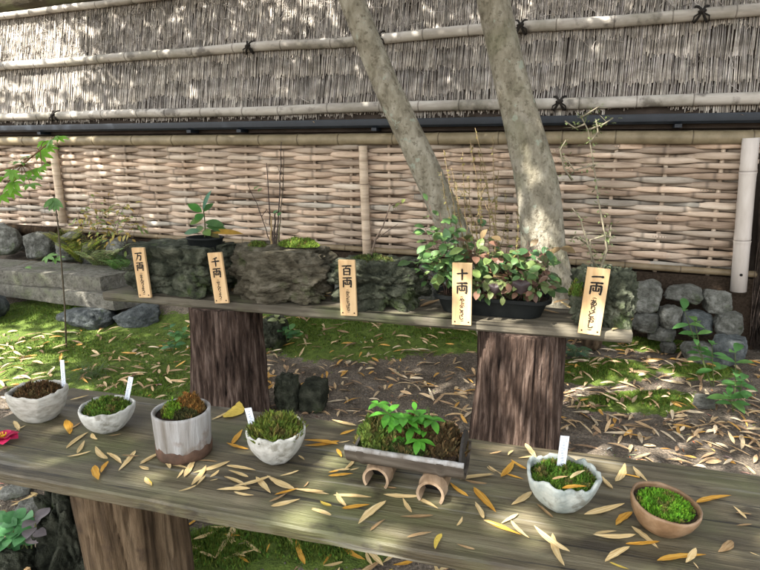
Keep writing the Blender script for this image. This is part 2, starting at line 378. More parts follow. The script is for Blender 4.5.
def tie(px, py, ob, fv, r):
    u, _ = hit_screen(px, py); v = fv(u); b = MB()
    for s in (-1, 1):
        pts = []
        for i in range(9):
            a = -1.5 + 3.0 * i / 8; pts.append(sp(u + s * .035 * (i / 4 - 1), v + math.sin(a) * (r + .012), .06 + math.cos(a) * (r + .006)))
        b.tube(pts, .008, 6)
    b.tube([sp(u - .02, v - .005, .06 + r + .004), sp(u + .0, v, .06 + r + .012), sp(u + .02, v + .005, .06 + r + .004)], [.010, .014, .010], 6)
    for s in (-1, 1): b.tube([sp(u, v, .06 + r), sp(u + s * .04, v - .03, .06 + r + .01), sp(u + s * .045, v - .05, .075)], [.006, .005, .003], 5)
    b.build('rope_tie', 'cord', ob)
for px, py in [(522, 31), (699, 19), (383, 38), (255, 48)]: tie(px, py, r2, f2, .036)
for px, py in [(62, 118), (560, 106)]: tie(px, py, r1, f1, .032)
# bark ridge cap over the top pole
cap = MB()
def capring(u):
    v = f3(u) + .03
    return [sp(u, v, .03), sp(u, v + .01, .10), sp(u, v + .10, .15), sp(u, v + .24, .13), sp(u, v + .34, .02), sp(u, v + .34, -.12)]
prev = None
for i in range(61):
    u = U0 + (U1 - U0) * i / 60; cap.tint = (1, 1, 1); row = [cap.add(p + Z * .012 * nz(u * 5, q * 3.0)) for q, p in enumerate(capring(u))]
    if prev:
        for q in range(5): cap.face(prev[q], row[q], row[q + 1], prev[q + 1])
    prev = row
MT['barkcap'] = M('bark_ridge', [(.02, .018, .012), (.05, .042, .028), (.075, .08, .04)], 8, (5, 1, 1), rough=.95, bump=.8, bscale=30)
cap.build('ridge_cap', 'barkcap', screen)
# gutter under the lowest pole
gu = MB()
pr = [(-.02, 1.575), (-.115, 1.575), (-.115, 1.572), (-.118, 1.52), (-.10, 1.505), (-.02, 1.505), (-.02, 1.51), (-.098, 1.51), (-.112, 1.522), (-.108, 1.572)]
prof = [(-.02, 1.552), (-.024, 1.512), (-.035, 1.503), (-.10, 1.503), (-.112, 1.512), (-.116, 1.552), (-.122, 1.556), (-.124, 1.549), (-.120, 1.511), (-.104, 1.496), (-.03, 1.496), (-.014, 1.51), (-.012, 1.552)]
A = [gu.add(fp(U0, FD + d, z)) for d, z in prof]; B = [gu.add(fp(U1, FD + d, z)) for d, z in prof]; q = len(prof)
for i in range(q): gu.face(A[i], A[(i + 1) % q], B[(i + 1) % q], B[i])
gut = gu.build('gutter', 'gutter', screen); sharp(gut, 40)
for px in (40, 190, 240, 375, 512, 678):
    p = onpl(px, 124, NF, FD - .1); u = p.dot(UF); b = MB()
    b.box(fp(u - .02, FD - .126, 1.472), UF * .04, NF * .11, Z * .022); b.build('bracket', 'gutter', gut, smooth=False)
ev = MB(); ev.box(fp(U0, FD - .012, 1.47), UF * (U1 - U0), NF * .06, Z * .10); ev.build('eave_board', 'backing', screen, smooth=False)

# ------------------------------------------------------------------ woven bamboo fence
wf = thing('woven_fence', 'woven split bamboo fence of tan horizontal strips below the dark gutter', 'fence', fp(-1, FD, .57))
FU0 = -8.6; FU1 = onpl(752, 200, NF, FD).dot(UF) + .0
st = .315; PH = onpl(668, 150, NF, FD).dot(UF)
wv = MB(); rs = random.Random(11)
nrow = 26; z0, z1 = .583, 1.378
for k in range(nrow):
    zc = z0 + (z1 - z0) * (k + .5) / nrow
    # each course: strips joined end over end, passing in front of one stake and behind the next
    u = FU0 + rs.uniform(-.9, 0)
    while u < FU1:
        ln = rs.uniform(1.1, 2.4); e = min(u + ln, FU1); a = max(u, FU0)
        if e - a > .12:
            t = rs.choice((.72, .85, .95, 1.0, 1.1, 1.22)) * rs.uniform(.92, 1.08); pk = rs.uniform(-.03, .08); tint = (t * (1 + pk), t, t * (1 - .7 * pk))
            if rs.random() < .06: tint = (t * .9, t * 1.0, t * 1.08)
            hh = rs.uniform(.0150, .0190); n = max(4, int((e - a) / .0175)); prev = None; nodes = rs.uniform(.1, .5)
            for i in range(n + 1):
                x = a + (e - a) * i / n
                s = math.cos(math.pi * (x - PH) / st + math.pi * k)
                s = math.copysign(abs(s) ** .8, s)
                dep = FD - .010 - .032 * s
                zz = zc + .005 * mn.noise(V((x * 2.3, k * 4.1, 0))) + .004 * mn.noise(V((x * 8, k * 4.1, 3)))
                h = hh * (1 + .16 * mn.noise(V((x * 3, k * 2.7, 1)))) * (1 + .28 * s) * (1 if 1 < i < n - 1 else .8)
                nodes -= .0175
                q = 1.0
                if nodes < 0: nodes = rs.uniform(.3, .5); q = .5
                wv.tint = (tint[0] * q, tint[1] * q, tint[2] * q)
                c = fp(x, dep, zz)
                row = [wv.add(c + Z * h * math.cos(b) + NF * -.010 * math.sin(b)) for b in [j * math.pi / 5 for j in range(10)]]
                if prev:
                    for j in range(10): wv.face(prev[j], prev[(j + 1) % 10], row[(j + 1) % 10], row[j])
                else: wv.face(*row[::-1])
                prev = row
            wv.face(*prev)
        u += ln - rs.uniform(.0, .10)
wv.build('woven_panel', 'weave', wf)
sk = 0; u = PH - math.floor((PH - FU0) / st) * st
while u < FU1 - .05:
    b = MB(); t = rs.uniform(1.05, 1.3); b.tint = (t, t, t * .97); le = rs.gauss(0, .006)
    bamboo(b, fp(u - le, FD - .004, .54), fp(u + le, FD - .004, 1.40), rs.uniform(.012, .015), .22, 8, 20 + sk, .002); b.build('stake', 'weave', wf)
    u += st; sk += 1
b = MB(); b.box(fp(FU0, FD + .05, .40), UF * (FU1 + .12 - FU0), NF * .05, Z * 1.12); b.build('backing_wall', 'backing', wf, smooth=False)
b = MB(); b.box(fp(FU0, FD - .035, -.15), UF * (FU1 + .12 - FU0), NF * .07, Z * .69); b.build('dark_gap_fill', 'soil', wf, smooth=False)  # added dark box, stands in for shade in the gaps between wall stones
b = MB(); bamboo(b, fp(FU0, FD - .055, 1.415), fp(FU1 + .02, FD - .055, 1.415), .042, .40, 14, 41, .002); b.build('top_rail', 'bamboo_tan', wf)
b = MB(); b.tint = (.8, .74, .7); bamboo(b, fp(FU0, FD - .05, .575), fp(FU1 + .25, FD - .05, .575), .022, .30, 10, 42, .004); b.build('bottom_rail', 'bamboo_tan', wf)
b = MB(); b.tint = (.5, .46, .42); p = onpl(58, 229, NF, FD - .1).dot(UF); b.tube([fp(FU0, FD - .10, .56), fp((FU0 + p) / 2, FD - .10, .575), fp(p, FD - .10, .565)], [.055, .05, .047], 12); b.build('bottom_log', 'log', wf)
for px0, y0, px1, y1, r in [(53, 144, 63, 222, .036), (363, 146, 367, 254, .034)]:
    a = onpl(px0, y0, NF, FD - .07); c = onpl(px1, y1, NF, FD - .07); b = MB(); b.tint = (1.15, 1.15, 1.1); bamboo(b, c - Z * .01, a, r, .38, 12, int(px0), .001); b.build('post', 'weave', wf)
a = onpl(751, 138, NF, FD - .10); c = onpl(738, 291, NF, FD - .10); b = MB(); bamboo(b, c, a, .046, .40, 18, 5, .001)
ep = b.build('end_post', 'bamboo_white', wf)
m_ = c.lerp(a, .12); b = MB(); q = m_ - NF * .0445 + UF * .0; b.tube([q + NF * .004, q - NF * .004], .009, 10); b.build('drilled_hole', 'black_inside', ep)

# dark brushwood fence that closes the right side
df = thing('twig_fence', 'dark brown bundled twig fence at the end of the woven bamboo fence', 'fence', fp(FU1 + .2, FD - .1, 0))
dt = MB(); rs = random.Random(5)
e0 = onpl(748, 300, NF, FD - .02)
for i in range(900):
    t = rs.random(); base = e0 + UF * (.02 + .5 * t) + NF * (-.35 * t + rs.uniform(-.06, .06)); x, y = base.x, base.y
    z0_ = gz(x, y) - .02 + rs.random() * .5; ln = rs.uniform(.35, 1.0); z1_ = min(1.48, z0_ + ln); q = rs.uniform(.4, 1.5); dt.tint = (q, q * .95, q * .9)
    ax, ay = rs.gauss(0, .03), rs.gauss(0, .03); r = rs.uniform(.002, .006)
    dt.tube([(x, y, z0_), (x + ax * .5 + rs.gauss(0, .01), y + ay * .5, (z0_ + z1_) / 2), (x + ax, y + ay, z1_)], [r, r, r * .5], 4, cap=False)
dt.build('twig_bundle', 'darktwig', df)
b = MB(); b.box(e0 + UF * .09 + NF * .0, UF * .55, NF * .05, Z * .01); bb = MB()
o_ = e0 + UF * .06 + NF * .05; o_.z = gz(o_.x, o_.y) - .05; bb.box(o_, (UF * .5 - NF * .35), NF * .03, Z * 1.45); bb.build('backing_board', 'backing', df, smooth=False)

# ------------------------------------------------------------------ trees
def trunk_tree(name, label, pts, seed, limbs, crown_c, crown_r, nleaf, leafcol, gaps=.5):
    base = V(pts[0][0]); t = thing(name, label, 'tree', base)
    # smooth path
    P = [V(p) for p, r in pts]; Q = [r for p, r in pts]; path, rad = [], []
    for i in range(len(P) - 1):
        p0, p1, p2, p3 = P[max(i - 1, 0)], P[i], P[i + 1], P[min(i + 2, len(P) - 1)]
        for j in range(8):
            s = j / 8
            path.append(.5 * ((2 * p1) + (p2 - p0) * s + (2 * p0 - 5 * p1 + 4 * p2 - p3) * s * s + (3 * p1 - p0 - 3 * p2 + p3) * s ** 3)); rad.append(Q[i] + (Q[i + 1] - Q[i]) * s)
    path.append(P[-1]); rad.append(Q[-1])
    # resample finer
    fp_, fr_ = [], []
    for i in range(len(path) - 1):
        for j in range(3): fp_.append(path[i].lerp(path[i + 1], j / 3)); fr_.append(rad[i] + (rad[i + 1] - rad[i]) * j / 3)
    b = MB()
    def rf(i, th):
        z = fp_[min(i, len(fp_) - 1)].z
        return 1 + .07 * mn.noise(V((math.cos(th) * 1.2, math.sin(th) * 1.2, z * 2.2 + seed))) + .030 * mn.noise(V((math.cos(th) * 4, math.sin(th) * 4, z * 9 + seed))) + .02 * mn.noise(V((math.cos(th) * 9, math.sin(th) * 9, z * 22 + seed)))
    b.tube(fp_, fr_, 40, True, rf)
    tip = P[-1]
    rs = random.Random(seed); ends = []
    for (dx, dy, dz) in limbs:
        e = tip + V((dx, dy, dz)); m_ = tip.lerp(e, .5) + V((rs.uniform(-.2, .2), rs.uniform(-.2, .2), .15))
        b.tube([tip - Z * .05, tip.lerp(m_, .5), m_, m_.lerp(e, .5), e], [Q[-1] * .75, Q[-1] * .6, Q[-1] * .45, Q[-1] * .3, .01], 10); ends.append((m_, e))
        for q in range(3):
            f = m_.lerp(e, rs.uniform(.1, .9)); b.tube([f, f + V((rs.uniform(-.7, .7), rs.uniform(-.7, .7), rs.uniform(.0, .4)))], [.018, .006], 6)
    b.build('trunk', 'bark', t)
    if nleaf:
        c = MB(); k = 0
        ncl = nleaf // 22
        for q in range(ncl):
            d = V((rs.gauss(0, 1), rs.gauss(0, 1), rs.gauss(0, 1))).normalized() * rs.random() ** .4
            cc = V(crown_c) + V((d.x * crown_r[0], d.y * crown_r[1], d.z * crown_r[2]))
            if mn.noise(V((cc.x * gaps, cc.y * gaps, seed * 1.7))) < -.215: continue
            for w in range(22):
                p = cc + V((rs.gauss(0, .2), rs.gauss(0, .2), rs.gauss(0, .1))); dr = V((rs.gauss(0, 1), rs.gauss(0, 1), rs.gauss(-.3, .4)))
                tn = rs.uniform(.7, 1.4); c.tint = tuple(x * tn for x in leafcol)
                c.leaf(p, dr, Z, rs.uniform(.09, .17), rs.uniform(.045, .085), .4, .1, 3)
        c.build('crown', 'crown_leaf', t)
    return t
GL = (.075, .115, .03)
def tp(px, py, d): return onpl(px, py, NF, d)
lt = 3.05
a0 = onz(508, 356, .08)
pl = [tp(522, 352, lt + .10), tp(478, 290, lt + .06), tp(447, 216, lt), tp(412, 140, lt - .02), tp(378, 66, lt - .02), tp(352, 0, lt), tp(338, -50, lt + .05), tp(322, -120, lt + .1)]
pl[0].z = gz(pl[0].x, pl[0].y) - .05
tl = trunk_tree('garden_tree', 'slimmer grey tree trunk leaning up and left behind the moss benches', list(zip(pl, [.110, .092, .080, .073, .068, .068, .066, .06])), 2,
           [(-1.6, -1.0, 1.6), (-1.9, .4, 1.4), (-.3, -1.9, 1.6), (.6, -.4, 1.8), (-2.6, -1.8, 1.3)], (-1.7, 1.4, 4.5), (3.0, 2.8, 1.0), 26000, GL, 1.0)
rt = 3.15
pr_ = [tp(528, 350, rt + .1), tp(546, 300, rt), tp(543, 250, rt - .02), tp(537, 190, rt - .02), tp(524, 130, rt), tp(506, 60, rt), tp(493, 0, rt), tp(487, -50, rt), tp(480, -130, rt)]
pr_[0].z = gz(pr_[0].x, pr_[0].y) - .05
tr = trunk_tree('garden_tree', 'thicker grey tree trunk with pale lichen behind the planter of leafy seedlings', list(zip(pr_, [.150, .146, .116, .108, .097, .084, .080, .08, .07])), 9,
           [(1.5, -1.0, 1.5), (1.2, .6, 1.4), (-.4, -1.6, 1.7), (.4, -2.4, 1.5)], (1.3, 1.0, 4.6), (2.8, 2.8, 1.0), 20000, GL, 1.0)

# maple to the left, its trunk outside the picture, one low spray of leaves reaching in
mp_base = V((-3.3, 2.1, gz(-3.3, 2.1) - .03))
maple = trunk_tree('maple_tree', 'bright green maple spray reaching in beside the woven fence at the left', [(mp_base, .09), (mp_base + V((.05, 0, .8)), .075), (mp_base + V((.0, .1, 1.7)), .065), (mp_base + V((.15, .1, 2.7)), .055)], 21,
                   [(.9, -.9, 1.2), (-.4, .8, 1.3), (-1.0, -.6, 1.1)], (-4.6, 2.0, 4.2), (2.9, 3.6, .9), 30000, (.09, .16, .025))
def maple_leaf(mb, p, d, up, size, droop=.5):
    d = V(d).normalized(); up = V(up); up = (up - d * up.dot(d)).normalized(); sd = d.cross(up)
    for a, k in ((0, 1), (.65, .9), (-.65, .9), (1.35, .6), (-1.35, .6)):
        dd = d * math.cos(a) + sd * math.sin(a); mb.leaf(p, dd, up, size * k, size * .34 * k, droop, .1, 4, .5)
ml = MB(); ms = MB(); rs = random.Random(4)
BD = 2.15
def at_y(px, py, y):
    r = ray(px, py); return CAM + r * (y / r.y)
stemp = [mp_base + V((.02, .05, 1.35)), at_y(-60, 165, 2.35), at_y(-5, 172, 2.3), at_y(22, 165, 2.25), at_y(40, 150, 2.22), at_y(52, 140, 2.2)]
ms.tint = (.16, .10, .05)
ms.tube(stemp, [.014, .008, .005, .0035, .0028, .002], 6)
spots = [(52, 139, 12), (45, 141, 10), (58, 138, 9), (38, 152, 12), (30, 156, 12), (46, 148, 10), (22, 162, 12), (32, 170, 13), (42, 166, 10), (22, 175, 13), (14, 182, 14), (30, 184, 12), (8, 190, 12), (0, 196, 12), (50, 165, 8), (12, 170, 10), (2, 180, 12), (36, 176, 11)]
for i, (x, y, s) in enumerate(spots):
    p = at_y(x, y, 2.25 + rs.uniform(-.08, .08)); tn = rs.uniform(.85, 1.25); ml.tint = (.15 * tn, .33 * tn, .03 * tn)
    n = min(stemp[1:], key=lambda q: (q - p).length); ms.tube([n, (n + p) / 2 + Z * .008, p], [.0018, .0014, .001], 5)
    maple_leaf(ml, p, V((rs.uniform(-.2, 1), rs.uniform(-1, .3), rs.uniform(-.35, .1))), V((rs.gauss(0, .3), -.7 + rs.gauss(0, .3), .8)), s * 1.25 / ppm(p), .5)
br = ms.build('branch', 'stem', maple); ml.build('leaves', 'leaf', br)

# ------------------------------------------------------------------ rocks
def rock(name, label, cat, c, size, seed, mat, rot=0.0, amp=.22, fr=2.2, sub=4, box=.0, group=None, tint=1.0, flat=0.0, fine=.05, parent=None, hollow=0.0, layers=0.0, crev=0.0, cuts=0):
    bm = bmesh.new(); bmesh.ops.create_icosphere(bm, subdivisions=sub, radius=1)
    b = MB(); t = tint; b.tint = (t, t, t); c = V(c); cr, sr = math.cos(rot), math.sin(rot); sv = V((seed * 3.7, seed * 1.3, seed * 7.1))
    idx = {}
    rc_ = random.Random(seed * 13 + 1); planes = []
    for q in range(cuts):
        nn = V((rc_.gauss(0, 1), rc_.gauss(0, 1), rc_.gauss(0, 1))).normalized(); planes.append((nn, rc_.uniform(.62, .88)))
    for v in bm.verts:
        p = v.co.copy()
        for nn, dq in planes:
            ex = p.dot(nn) - dq
            if ex > 0: p = p - nn * ex * .93
        if box:
            m_ = max(abs(p.x), abs(p.y), abs(p.z)); p = p.lerp(p / m_ * .86, box)
        d = amp * mn.noise(p * fr + sv) + amp * .55 * mn.noise(p * fr * 2.3 + sv) + fine * mn.noise(p * fr * 5.5 + sv)
        if layers: d += layers * (mn.noise(V((p.x * 2 + seed, p.y * 2, p.z * 11))) + .5 * mn.noise(V((p.x * 7 + seed, p.y * 7, p.z * 16))))
        if crev:
            q_ = 1 - abs(mn.noise(p * 1.9 + sv * 1.3)) * 2.6; q2 = 1 - abs(mn.noise(p * 4.6 + sv)) * 2.6
            d -= crev * (max(0, q_) ** 3 + .5 * max(0, q2) ** 3); d += crev * .35
        p = p * (1 + d)
        if flat and p.z > flat: p.z = flat + (p.z - flat) * .25
        if hollow and p.z > .2 and math.hypot(p.x, p.y) < hollow: p.z = p.z - .55 * sstep(hollow, hollow * .7, math.hypot(p.x, p.y))
        q = V((p.x * size[0], p.y * size[1], p.z * size[2]))
        q = V((q.x * cr - q.y * sr, q.x * sr + q.y * cr, q.z))
        idx[v] = b.add(c + q)
    for f in bm.faces: b.face(*[idx[v] for v in f.verts])
    bm.free()
    if parent is not None: return b.build(name, mat, parent)
    o = b.build(name, mat, None, c - Z * size[2])
    return tag(o, label, cat, group)

# planter rocks standing on the back bench
BC = 2.435
def bench_rock(x0, y0, x1, y1, dep, **k):
    cx = (x0 + x1) / 2; p = onpl(cx, y1, NB, BC); s = ppm(p); hw = (x1 - x0) / 2 / s
    top = onpl(cx, y0, NB, BC).z; h = (top - ZB) / 2
    return V((p.x, p.y, ZB + h)), (hw, dep, h)
def lava(name, label, box4, dep, seed, mat, **k):
    c, s = bench_rock(*box4, dep)
    sz = (s[0] * 1.06, s[1] * 1.05, s[2] * 1.18)
    return rock(name, label, 'rock planter', V((c.x, c.y, ZB + sz[2] * .76)), sz, seed, mat, -BA, **k)
G_R = 'lava rock planters along the back bench'
lava('rock_planter', 'dark mossy lava rock planter carrying a small black pot, on the back bench', (136, 238, 236, 284), .145, 1, 'lava', box=.42, amp=.26, fr=1.9, sub=6, flat=.74, fine=.08, group=G_R, layers=.02, crev=.22)
lava('rock_planter', 'brown layered rock planter with moss on top and bare stems, on the back bench', (234, 241, 331, 293), .150, 4, 'lava_pale', box=.45, amp=.24, fr=1.8, sub=6, flat=.74, fine=.06, group=G_R, layers=.10, crev=.10)
lava('rock_planter', 'dark jagged rock planter with a thin twig, between two signs on the back bench', (334, 256, 421, 301), .125, 8, 'lava', box=.4, amp=.30, fr=2.2, sub=6, flat=.78, fine=.10, group=G_R, layers=.02, crev=.25)
lava('rock_planter', 'hollow grey rock planter behind the rightmost sign at the bench end', (572, 266, 629, 323), .120, 12, 'lava', box=.5, amp=.20, fr=2.2, sub=6, fine=.12, flat=.85, group=G_R, tint=1.5, hollow=.62, layers=.03, crev=.18)

# moss helper: dome + blades in one mesh
def moss_patch(name, label, c, rx, ry, h, colr, seed, nbl=900, bl=(.006, .014), rot=0.0, rimz=0.0, bumpy=.35, origin=None, thin=1.0):
    b = MB(); rs = random.Random(seed); c = V(c); cr, sr = math.cos(rot), math.sin(rot)
    def surf(r, a):
        x, y = r * math.cos(a), r * math.sin(a)
        z = h * (1 - r ** 2.4) * (1 + 1.6 * bumpy * mn.noise(V((x * 3.3 + seed, y * 3.3, seed)))) + h * bumpy * .5 * mn.noise(V((x * 8 + seed, y * 8, 2)))
        X, Y = x * rx, y * ry
        return c + V((X * cr - Y * sr, X * sr + Y * cr, z))
    rings = 9; n = 28; prev = None
    b.tint = tuple(.55 * q for q in colr); cen = b.add(surf(0, 0))
    for i in range(1, rings + 1):
        row = []
        for j in range(n):
            p = surf(i / rings, 2 * math.pi * j / n); row.append(b.add(p))
        for j in range(n):
            if prev is None: b.face(cen, row[j], row[(j + 1) % n])
            else: b.face(prev[j], row[j], row[(j + 1) % n], prev[(j + 1) % n])
        prev = row
    for k in range(nbl):
        r = rs.random() ** .5; a = rs.random() * 6.283; p = surf(r, a); l = rs.uniform(*bl); tn = rs.uniform(.55, 1.6)
        br_ = sstep(.12, .40, mn.noise(V((p.x * 42 + seed, p.y * 42, seed))) + rs.uniform(-.1, .1)) * .75
        cl_ = [colr[i_] * (1 - br_) + (.12, .085, .035)[i_] * br_ for i_ in range(3)]; b.tint = (cl_[0] * tn * rs.uniform(.8, 1.25), cl_[1] * tn, cl_[2] * tn)
        d = V((rs.gauss(0, .55) + .3 * math.cos(a) * r, rs.gauss(0, .55) + .3 * math.sin(a) * r, 1)).normalized(); w = V((rs.gauss(0, 1), rs.gauss(0, 1), .1)).normalized() * l * rs.uniform(.14, .26) * thin
        i0 = b.add(p - w - Z * .002); i1 = b.add(p + w - Z * .002); i2 = b.add(p + w * .9 + d * l * .6); i3 = b.add(p - w * .9 + d * l * .6); i4 = b.add(p + d * l)
        b.face(i0, i1, i2, i3); b.face(i3, i2, i4)
    if label is None: return b
    o = b.build(name, 'moss', None, c if origin is None else origin, smooth=False)
    return tag(o, label, 'moss')

# ------------------------------------------------------------------ benches
def plank(corners, th, seed, nseg=90, wav=.006):
    bl, br, fr, fl = [V(q) for q in corners]      # back-left, back-right, front-right, front-left at the top face
    b = MB(); prev = None; K = 10
    for i in range(nseg + 1):
        s = i / nseg; pb_, pf = bl.lerp(br, s), fl.lerp(fr, s); dd = (pf - pb_).normalized()
        e1 = wav * mn.noise(V((s * 9, seed, 0))) + wav * .4 * mn.noise(V((s * 31, seed, 1))); e2 = wav * mn.noise(V((s * 8, seed, 5))) + wav * .5 * mn.noise(V((s * 33, seed, 6)))
        pb_ = pb_ + dd * e1; pf = pf + dd * e2; row = []
        for j in range(K + 1):
            q = pb_.lerp(pf, j / K); q = q + Z * (.0012 * mn.noise(V((s * 14, j * .9, seed))) - (.003 if j in (0, K) else 0)); row.append(b.add(q))
        t2 = th * (1 + .10 * mn.noise(V((s * 6, seed, 8))))
        row.append(b.add(pf + dd * .004 - Z * t2 * .2)); row.append(b.add(pf + dd * (.003 + .003 * mn.noise(V((s * 20, seed, 3)))) - Z * t2 * .8)); row.append(b.add(pf - dd * .006 - Z * t2))
        row.append(b.add(pb_ + dd * .006 - Z * t2)); row.append(b.add(pb_ - dd * .004 - Z * t2 * .8)); row.append(b.add(pb_ - dd * .004 - Z * t2 * .2))
        if prev:
            m_ = len(row)
            for j in range(m_): b.face(prev[j], prev[(j + 1) % m_], row[(j + 1) % m_], row[j])
        else: b.face(*row)
        prev = row
    b.face(*prev[::-1]); return b
def stump(c, r0, r1, zt, zb, seed, mat, ridge=.06, fr=7, parent=None, flare=.12, lean=V((0, 0, 0))):
    b = MB(); c = V(c); n = 220; kk = 60; pts, rad = [], []
    for i in range(kk + 1):
        s = i / kk; pts.append(V((c.x, c.y, zb + (zt - zb) * s)) + lean * (1 - s)); rad.append((r0 + (r1 - r0) * s) * (1 + flare * (1 - s) ** 3))
    def rf(i, th):
        z = i / kk * (zt - zb); cx, cy = math.cos(th), math.sin(th)
        w = .03 * mn.noise(V((cx * 2 + seed, cy * 2, z * 4)))
        cr_ = max(0, 1 - abs(mn.noise(V((cx * fr * .8 + seed + w * 12, cy * fr * .8, z * 2.1 + 3)))) * 5) ** 2
        return 1 + w - ridge * 1.2 * cr_ + .12 * mn.noise(V((cx * 1.3 + seed, cy * 1.3, z * 2.0))) + ridge * mn.noise(V((cx * fr + seed + w * 9, cy * fr, z * 1.6))) + ridge * .55 * mn.noise(V((cx * fr * 2.6 + seed, cy * fr * 2.6, z * 4)))
    b.tube(pts, rad, n, True, rf); return b.build('stump_leg', mat, parent)
# back bench
x_l = onz(108, 290, ZB).dot(UB); x_r = onz(633, 333, ZB).dot(UB)
bb_ = thing('plank_bench', 'weathered plank bench on bark stumps holding the rocks and the lettered signs', 'bench', bp(0, BC, 0), 'plank benches')
plank([bp(x_l + .10, 2.585, ZB), bp(x_r, 2.585, ZB), bp(x_r, 2.29, ZB), bp(x_l, 2.29, ZB)], .046, 1).build('bench_top', 'plank_back', bb_)
sharp(bb_.children[0], 40)
for px, hw in ((227, 36), (521, 42)):
    p = onpl(px, 350, NB, BC + .0); r = hw / ppm(p)
    q = stump((p.x, p.y, 0), r * 1.04, r * .98, ZB - .047, gz(p.x, p.y) - .03, px, 'cedar', .055, 12, bb_)
# front bench
FF, FB = .949, 1.416
l0 = onz(72, 387, ZF); l1 = onz(0, 419, ZF); ld = (l1 - l0).normalized()
tt = (FF - NB.dot(l0)) / NB.dot(ld); lf = l0 + ld * tt
fb_ = thing('plank_bench', 'wide mossy plank bench in front holding the small moss pots and fallen leaves', 'bench', bp(0, 1.2, 0), 'plank benches')
plank([l0, bp(1.32, FB, ZF), bp(1.28, FF, ZF), lf], .040, 7, 140, .005).build('bench_top', 'plank', fb_)
sharp(fb_.children[0], 40)
p = onpl(130, 520, NB, 1.19); stump((p.x, p.y, 0), 47 / ppm(p), 49 / ppm(p), ZF - .042, gz(p.x, p.y) - .03, 77, 'log', .06, 7, fb_, .02, V((.01, 0, 0)))
p = bp(1.0, 1.19, 0); stump((p.x, p.y, 0), .14, .135, ZF - .042, gz(p.x, p.y) - .03, 91, 'log', .035, 5, fb_, .02)

# ------------------------------------------------------------------ wooden signs with brush lettering
KAN = {
 '一': [[(10, 54, 9), (30, 50, 8), (70, 47, 9), (92, 48, 13)]],
 '十': [[(8, 44, 8), (50, 40, 8), (94, 38, 12)], [(50, 4, 10), (51, 50, 10), (50, 97, 9)]],
 '千': [[(74, 6, 12), (50, 14, 9), (26, 20, 4)], [(6, 48, 8), (50, 44, 8), (95, 42, 12)], [(50, 15, 10), (51, 60, 10), (50, 99, 8)]],
 '百': [[(6, 12, 8), (50, 9, 8), (95, 8, 12)], [(52, 10, 8), (44, 24, 7), (36, 34, 5)], [(22, 34, 9), (23, 60, 9), (23, 97, 9)], [(22, 36, 7), (60, 33, 8), (79, 34, 11), (80, 60, 10), (78, 97, 8)], [(25, 62, 7), (76, 60, 7)], [(25, 90, 7), (76, 89, 7)]],
 '万': [[(5, 16, 8), (50, 12, 8), (95, 11, 12)], [(44, 14, 9), (38, 48, 9), (26, 76, 7), (8, 96, 3)], [(38, 42, 8), (66, 38, 8), (78, 42, 11), (75, 72, 10), (66, 93, 9), (52, 82, 3)]],
 '両': [[(8, 10, 8), (50, 7, 8), (93, 7, 12)], [(14, 32, 10), (15, 60, 9), (13, 98, 8)], [(14, 33, 7), (60, 30, 8), (86, 31, 12), (87, 65, 10), (85, 94, 9), (72, 86, 3)], [(50, 9, 9), (50, 40, 9), (50, 70, 8)], [(31, 46, 8), (32, 70, 8)], [(31, 70, 7), (69, 69, 7)], [(70, 44, 8), (69, 72, 8)]],
}
def glyph(ch, size_ref=1.0):
    cu = bpy.data.curves.new('glyph', 'FONT'); cu.body = ch; cu.resolution_u = 3; cu.offset = .026
    ob = bpy.data.objects.new('glyph', cu); COL.objects.link(ob); bpy.context.view_layer.update()
    me = bpy.data.meshes.new_from_object(ob.evaluated_get(bpy.context.evaluated_depsgraph_get()))
    v = [tuple(q.co) for q in me.vertices]; f = [tuple(q.vertices) for q in me.polygons]
    bpy.data.objects.remove(ob); bpy.data.curves.remove(cu); bpy.data.meshes.remove(me)
    x0 = min(a[0] for a in v); x1 = max(a[0] for a in v); y0 = min(a[1] for a in v); y1 = max(a[1] for a in v)
    k_ = .92
    return [((a[0] - (x0 + x1) / 2), (a[1] - (y0 + y1) / 2)) for a in v], f, x1 - x0, y1 - y0
GC = {}
SIGN_D = 2.290 - .021
